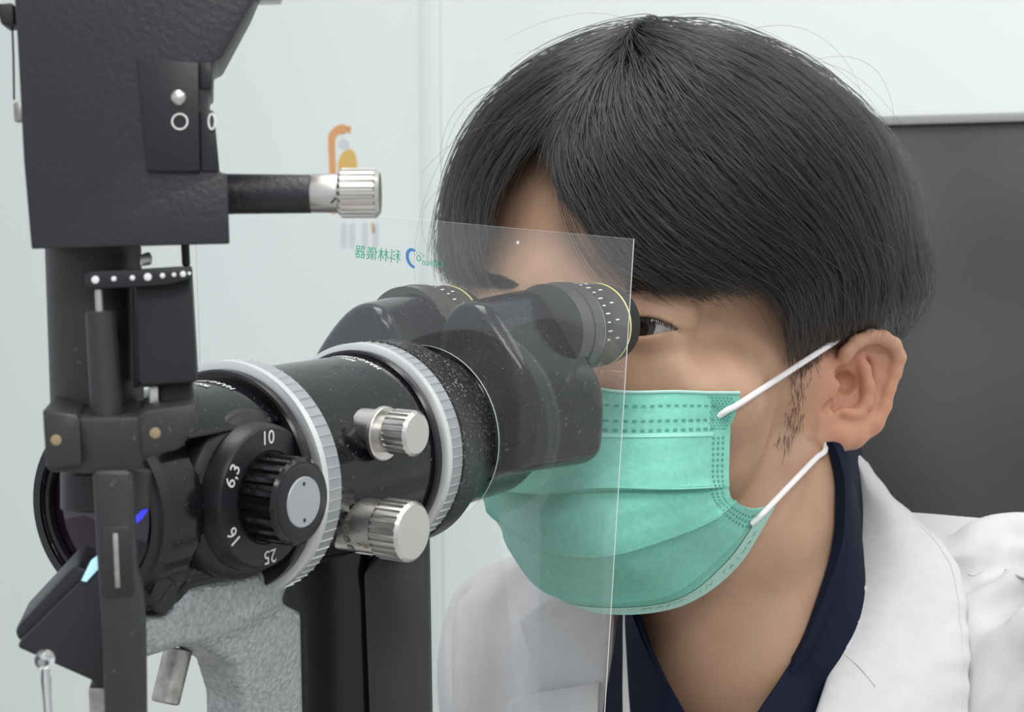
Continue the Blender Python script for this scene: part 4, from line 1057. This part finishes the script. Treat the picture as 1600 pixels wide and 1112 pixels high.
# near lapel and collar
rows = []
for (xi, yi, zi), (xo, yo, zo) in zip([(1326, 696, 640), (1336, 740, 636), (1345, 800, 628), (1340, 880, 612), (1322, 970, 592), (1296, 1060, 574), (1270, 1150, 560), (1240, 1260, 548)],
                                       [(1334, 700, 650), (1385, 765, 642), (1442, 822, 626), (1488, 880, 608), (1504, 960, 594), (1510, 1040, 582), (1506, 1140, 572), (1490, 1260, 562)]):
    a, b = P(xi, yi, zi), P(xo, yo, zo); r = [P(xi + 3, yi, zi + 6), a]
    for w in (.3, .65): c = a * (1 - w) + b * w; r.append(c - nrm(c) * 9 * math.sin(math.pi * w))
    r += [b, b + nrm(b) * 5]; rows.append(r)
lap, lg = strip(rows, 2.2, 'coat_cotton', 'lapel', coat, nv=160, nu=36, wob=.9, seed=1, off=1.0, pucker=.42)
# stitched seam across the lapel and along its edge
sp_ = spline([lg[96, 4], lg[102, 8], lg[110, 12], lg[118, 15]], 24); sp_ = sp_ - np.array([nrm(p) for p in sp_]) * .15
pe.part('seam', tube(sp_, .4, 6), 'coat_cotton', lap)
for cj, dv in ((27, 1.0),):
    sv = lg[8:150, cj] - np.array([nrm(p) for p in lg[8:150, cj]]) * .1
    pe.part('stitching', tube(sv, .32, 6), 'coat_cotton', lap)
# far collar corner and lapel
def far(ptsL, ptsR, name, wob):
    def lin(p, n=20): p = np.array(p, float); i = np.linspace(0, len(p) - 1, n); return np.stack([np.interp(i, np.arange(len(p)), p[:, k]) for k in range(3)], 1)
    ptsL, ptsR = lin(ptsL), lin(ptsR)
    rows = []
    for a, b in zip(ptsL, ptsR):
        a, b = P(*a), P(*b); r = [a + nrm(a) * 4, a]
        for w in (.35, .7): c = a * (1 - w) + b * w; r.append(c - nrm(c) * 5 * math.sin(math.pi * w))
        r += [b, b + nrm(b) * 10]; rows.append(r)
    return strip(rows, 2.0, 'coat_cotton', name, coat, nv=50, nu=22, wob=wob)
far([(905, 890, 668), (862, 932, 664), (818, 966, 662), (816, 974, 661), (830, 1020, 656), (852, 1084, 650), (866, 1130, 646)],
    [(960, 920, 630), (960, 940, 628), (958, 965, 626), (957, 985, 624), (953, 1030, 620), (944, 1090, 614), (938, 1130, 610)], 'collar', .5)
far([(800, 1090, 656), (797, 1098, 655), (792, 1140, 652), (785, 1240, 648)], [(935, 1066, 615), (934, 1080, 613), (931, 1140, 608), (920, 1240, 600)], 'lapel', .5)
# navy polo collar
rows = []
for (xi, yi, zi), (xo, yo, zo) in zip([(1296, 690, 640), (1306, 740, 632), (1308, 800, 620), (1300, 870, 606), (1276, 950, 590), (1240, 1030, 574), (1192, 1105, 560), (1150, 1170, 552)],
                                       [(1345, 690, 652), (1352, 750, 646), (1358, 810, 640), (1356, 890, 625), (1342, 975, 606), (1318, 1060, 590), (1296, 1130, 576), (1280, 1200, 566)]):
    pn_ = hit(xi, yi); zi = min(zi, hw(pn_) @ FW - 3.5) if pn_ is not None else zi
    a, b = P(xi, yi, zi), P(xo, yo, zo); c = (a + b) / 2
    rows.append([P(xi + 2, yi, zi + 5), a, c - nrm(c) * 4, b])
polo, _ = strip(rows, 2.0, 'polo_navy', 'polo_collar', None, 'navy polo collar with a white stripe', nu=18, off=3.2)
rowsF = []
for (xi, yi, zi), (xo, yo, zo) in zip([(985, 930, 588), (1000, 975, 584), (1018, 1020, 578), (1046, 1075, 570), (1078, 1135, 562), (1105, 1190, 556)],
                                       [(972, 930, 622), (964, 975, 618), (958, 1020, 613), (948, 1080, 606), (938, 1140, 598), (925, 1200, 592)]):
    a, b = P(xi, yi, zi), P(xo, yo, zo); c = (a + b) / 2
    rowsF.append([P(xi - 1, yi, zi + 6), a, c - nrm(c) * 4, b])
polo2, pg2 = strip(rowsF, 2.0, 'polo_navy', 'polo_collar', None, nu=18, off=3.0)
ca, cb_ = pg2[:, 13], pg2[:, 14]; lift = np.array([nrm(p) for p in ca]) * .5
pe.part('stripe', sheet(np.stack([ca - lift, (ca + cb_) / 2 - lift, cb_ - lift], 1), .3), 'polo_white', polo2, 'thin white stripe')
# front of the polo below the open collar
rows = [[P(x, y, z) for x in (900, 1000, 1100, 1200, 1300, 1380)] for y, z in ((1085, 640), (1150, 610), (1300, 600))]
rows = [[P(950, 1090, 640), P(1040, 1112, 592), P(1120, 1150, 575), P(1220, 1130, 590), P(1330, 1060, 640)], [P(940, 1180, 610), P(1040, 1200, 575), P(1120, 1220, 562), P(1220, 1210, 572), P(1330, 1170, 600)], [P(920, 1320, 600), P(1040, 1330, 565), P(1120, 1340, 560), P(1220, 1340, 562), P(1330, 1320, 580)]]
strip(rows, 2.0, 'polo_navy', 'polo_front', None, nv=24, nu=40)

# ================================================================== surgical mask
def mask_mat():
    m, nt, b = nodes('mask_fabric'); col = (.165, .50, .39)
    c = ramp(nt, noise(nt, 420, 4, .6), [(.25, (.14, .45, .345)), (.5, col), (.8, (.21, .55, .44))])
    nt.links.new(c, b.inputs['Base Color']); b.inputs['Roughness'].default_value = .75
    b.inputs['Subsurface Weight'].default_value = .15; b.inputs['Subsurface Scale'].default_value = .003
    b.inputs['Sheen Weight'].default_value = .12
    bump(nt, b, noise(nt, 1600, 2), .35, .0003)
mask_mat()
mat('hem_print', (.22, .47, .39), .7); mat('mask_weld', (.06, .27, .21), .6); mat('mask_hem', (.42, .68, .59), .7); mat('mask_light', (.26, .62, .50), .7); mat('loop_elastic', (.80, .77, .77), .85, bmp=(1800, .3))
MC = [[(735, 622, -56), (772, 602, -32), (838, 588, 0), (958, 611, 33), (1060, 612, 51.5), (1143, 615, 61)],
      [(722, 690, -57), (756, 680, -33), (826, 668, 2), (955, 676, 35), (1056, 675, 54), (1141, 672, 62.5)],
      [(756, 735, -54), (768, 750, -30), (818, 772, 6), (945, 767, 38), (1052, 766, 56.5), (1139, 762, 65)],
      [(764, 776, -50), (796, 812, -20), (846, 850, 12), (948, 862, 40), (1072, 824, 58), (1151, 784, 66)],
      [(800, 800, -44), (812, 857, -12), (870, 926, 10), (1030, 926, 42), (1118, 868, 56), (1180, 796, 67)],
      [(830, 830, -38), (836, 884, -8), (908, 952, 14), (1050, 950, 40), (1150, 888, 54), (1212, 788, 68)]]
for (i, j), dx in {(2, 1): -6, (3, 1): -8, (3, 0): -12, (4, 0): -14, (4, 1): -6, (2, 0): -6}.items(): MC[i][j] = (MC[i][j][0] + dx,) + MC[i][j][1:]
ctrl = np.array([[ont(*p) for p in r] for r in MC])
NV, NU = 161, 181
mg = surf(ctrl, NV, NU)
# pleats: the upper fold overlaps the next one; the side weld stays flat
vv = np.linspace(0, 5, NV)[:, None]; uu = np.linspace(0, 1, NU)[None]
pl_ = np.zeros((NV, NU))
for v0, amp in ((2.0, 2.8), (3.0, 3.2), (4.0, 2.6)):
    x = vv - v0 + .0 * uu
    pl_ += amp * np.where(x < 0, np.exp(x / .35), -.35 * np.exp(-x / .10)) * np.clip((uu - .02) / .1, 0, 1)
pl_ *= np.clip((1.0 - uu) / .10, .12, 1)
pl_ += .35 * np.sin(9 * vv + 14 * uu + 2 * np.sin(5 * uu)) * np.sin(3 * vv + 6 * uu) * np.clip((1 - uu) / .1, 0, 1) * np.clip(vv / 1.4, 0, 1)
mn = gnormals(mg); fl = 1 if mn[NV // 2, NU * 2 // 3] @ ray(1000, 800) < 0 else -1
mn = mn * fl
mg = mg + mn * pl_[..., None]
# keep it off the skin
ph_ = wh(mg.reshape(-1, 3)); dd = hd.at(ph_); push = np.clip(1.4 - dd, 0, 30)
e = 1.5; gr = np.stack([hd.at(ph_ + np.eye(3)[i] * e) - hd.at(ph_ - np.eye(3)[i] * e) for i in range(3)], -1); gr /= np.linalg.norm(gr, axis=1)[:, None] + 1e-9
mg = (hw(ph_ + gr * push[:, None])).reshape(mg.shape)
mn = gnormals(mg) * fl
mk = Thing('surgical_mask', 'pleated green surgical mask with white ear loops covering nose and chin', 'face mask', mg[-1, NU // 2])
body = mk.part('pleated_panel', sheet(mg, .8, fl), 'mask_fabric', angle=70)
def mpt(v, u, off=.25):
    i = np.clip(v / 5 * (NV - 1), 0, NV - 1.001); j = np.clip(u * (NU - 1), 0, NU - 1.001); a, b = int(i), int(j); f, g_ = i - a, j - b
    w = lambda G: (G[a, b] * (1 - f) * (1 - g_) + G[a + 1, b] * f * (1 - g_) + G[a, b + 1] * (1 - f) * g_ + G[a + 1, b + 1] * f * g_)
    return w(mg) + off * w(mn)
def patch(v0, v1, u0, u1, nv=2, nu=3, off=.25):
    p = [mpt(v0 + (v1 - v0) * i / nv, u0 + (u1 - u0) * j / nu, off) for i in range(nv + 1) for j in range(nu + 1)]
    return np.array(p), [(i * (nu + 1) + j, i * (nu + 1) + j + 1, (i + 1) * (nu + 1) + j + 1, (i + 1) * (nu + 1) + j) for i in range(nv) for j in range(nu)]
# white-ish top binding and hem
mk.part('top_binding', tube([mpt(.0, u, .2) for u in np.linspace(.02, .998, 90)], .55, 6), 'mask_hem', label='pale top binding')
hem = mk.part('hem', patch(4.42, 5.0, .42, .995, 4, 70, .32), 'mask_hem', label='pale lower hem with embossed lettering')
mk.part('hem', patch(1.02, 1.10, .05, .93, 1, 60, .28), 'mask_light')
# dashes of the nose-band welds (three rows), told apart one by one
for v0 in (.36, .74, .95):
    for k in range(26):
        u0 = .26 + k * .0265
        if u0 < .93: mk.part('weld_dash', patch(v0 - .026, v0 + .026, u0, u0 + .0135, 1, 2), 'mask_weld', body, smooth=False)
dots = []
for k in range(11):
    for c in range(3):
        v0 = 1.12 + k * .088; u0 = .930 + c * .019; dots.append(patch(v0, v0 + .036, u0, u0 + .008, 1, 1))
for k in range(20):
    for c in range(3):
        v0 = 2.12 + k * .125; u0 = .930 + c * .019; dots.append(patch(v0, v0 + .05, u0, u0 + .008, 1, 1))
for k in range(13):
    for c in range(6):
        v0 = .10 + k * .07; u0 = .918 + c * .0115 + (.0057 if k % 2 else 0); dots.append(patch(v0, v0 + .034, u0, u0 + .0055, 1, 1))
mk.part('side_weld_dots', join(*dots), 'mask_weld', body, kind='stuff', smooth=False)
# embossed hem lettering
txt = 'MADE IN Taiwan -'; us = np.linspace(.55, .97, len(txt))
lets = []
for ch_, u0 in zip(txt, us):
    if ch_ == ' ': continue
    o = mpt(4.7, u0, .4); ex = nrm(mpt(4.7, min(1, u0 + .02), .4) - o); n_ = nrm(mpt(4.7, u0, 1) - mpt(4.7, u0, 0)); ey = np.cross(n_, ex)
    lets.append(place(text2d(ch_, 5.2, .03), o, ex, ey, n_))
mk.part('hem_lettering', join(*lets), 'hem_print', hem, smooth=False)
# ear loops
def loop(pts, r=1.15):
    p = spline(np.array(pts), 60); return tube(p, r, 12)
def taut(a, b, n, off):
    out = []
    for w in np.linspace(0, 1, n):
        p = wh(a * (1 - w) + b * w)
        for _ in range(4):
            d_ = hd.at(p)
            if d_ < off: p = p + hnorm(p) * (off - d_)
        out.append(hw(p))
    return out
def skin_line(a, b, n, off):
    pts = [sk(a[0] + (b[0] - a[0]) * w, a[1] + (b[1] - a[1]) * w, off + 6 * min(1, max(0, (a[0] + (b[0] - a[0]) * w - 1190) / 70)), 585) for w in np.linspace(0, 1, n)]
    Z = np.array([p @ FW for p in pts])
    for _ in range(3): Z[1:-1] = np.minimum(Z[1:-1], (Z[:-2] + Z[2:]) / 2)
    return [P(a[0] + (b[0] - a[0]) * w, a[1] + (b[1] - a[1]) * w, z) for w, z in zip(np.linspace(0, 1, n), Z)]
q_ = sk(1328, 520, 3.0, 590)
up_ = [P(1122, 650, mpt(.60, .945, .2) @ FW + 1.2), P(1136, 641, mpt(.5, .97, .2) @ FW - .9)] + skin_line((1150, 634), (1322, 522), 14, 2.6) + [q_, q_ + 8 * A, q_ + 14 * A - 9 * UP]
mk.part('ear_loop', loop(up_), 'loop_elastic', label='white elastic ear loop')
q_ = sk(1287, 703, 2.0, 590)
lo_ = [mpt(4.25, .945, .2), mpt(4.3, .965, .7)] + taut(mpt(4.35, .99, 1.2), q_, 10, 1.6) + [q_ + 10 * A + 6 * UP - 3 * T, q_ + 18 * A + 16 * UP - 3 * T]
mk.part('ear_loop', loop(lo_), 'loop_elastic')
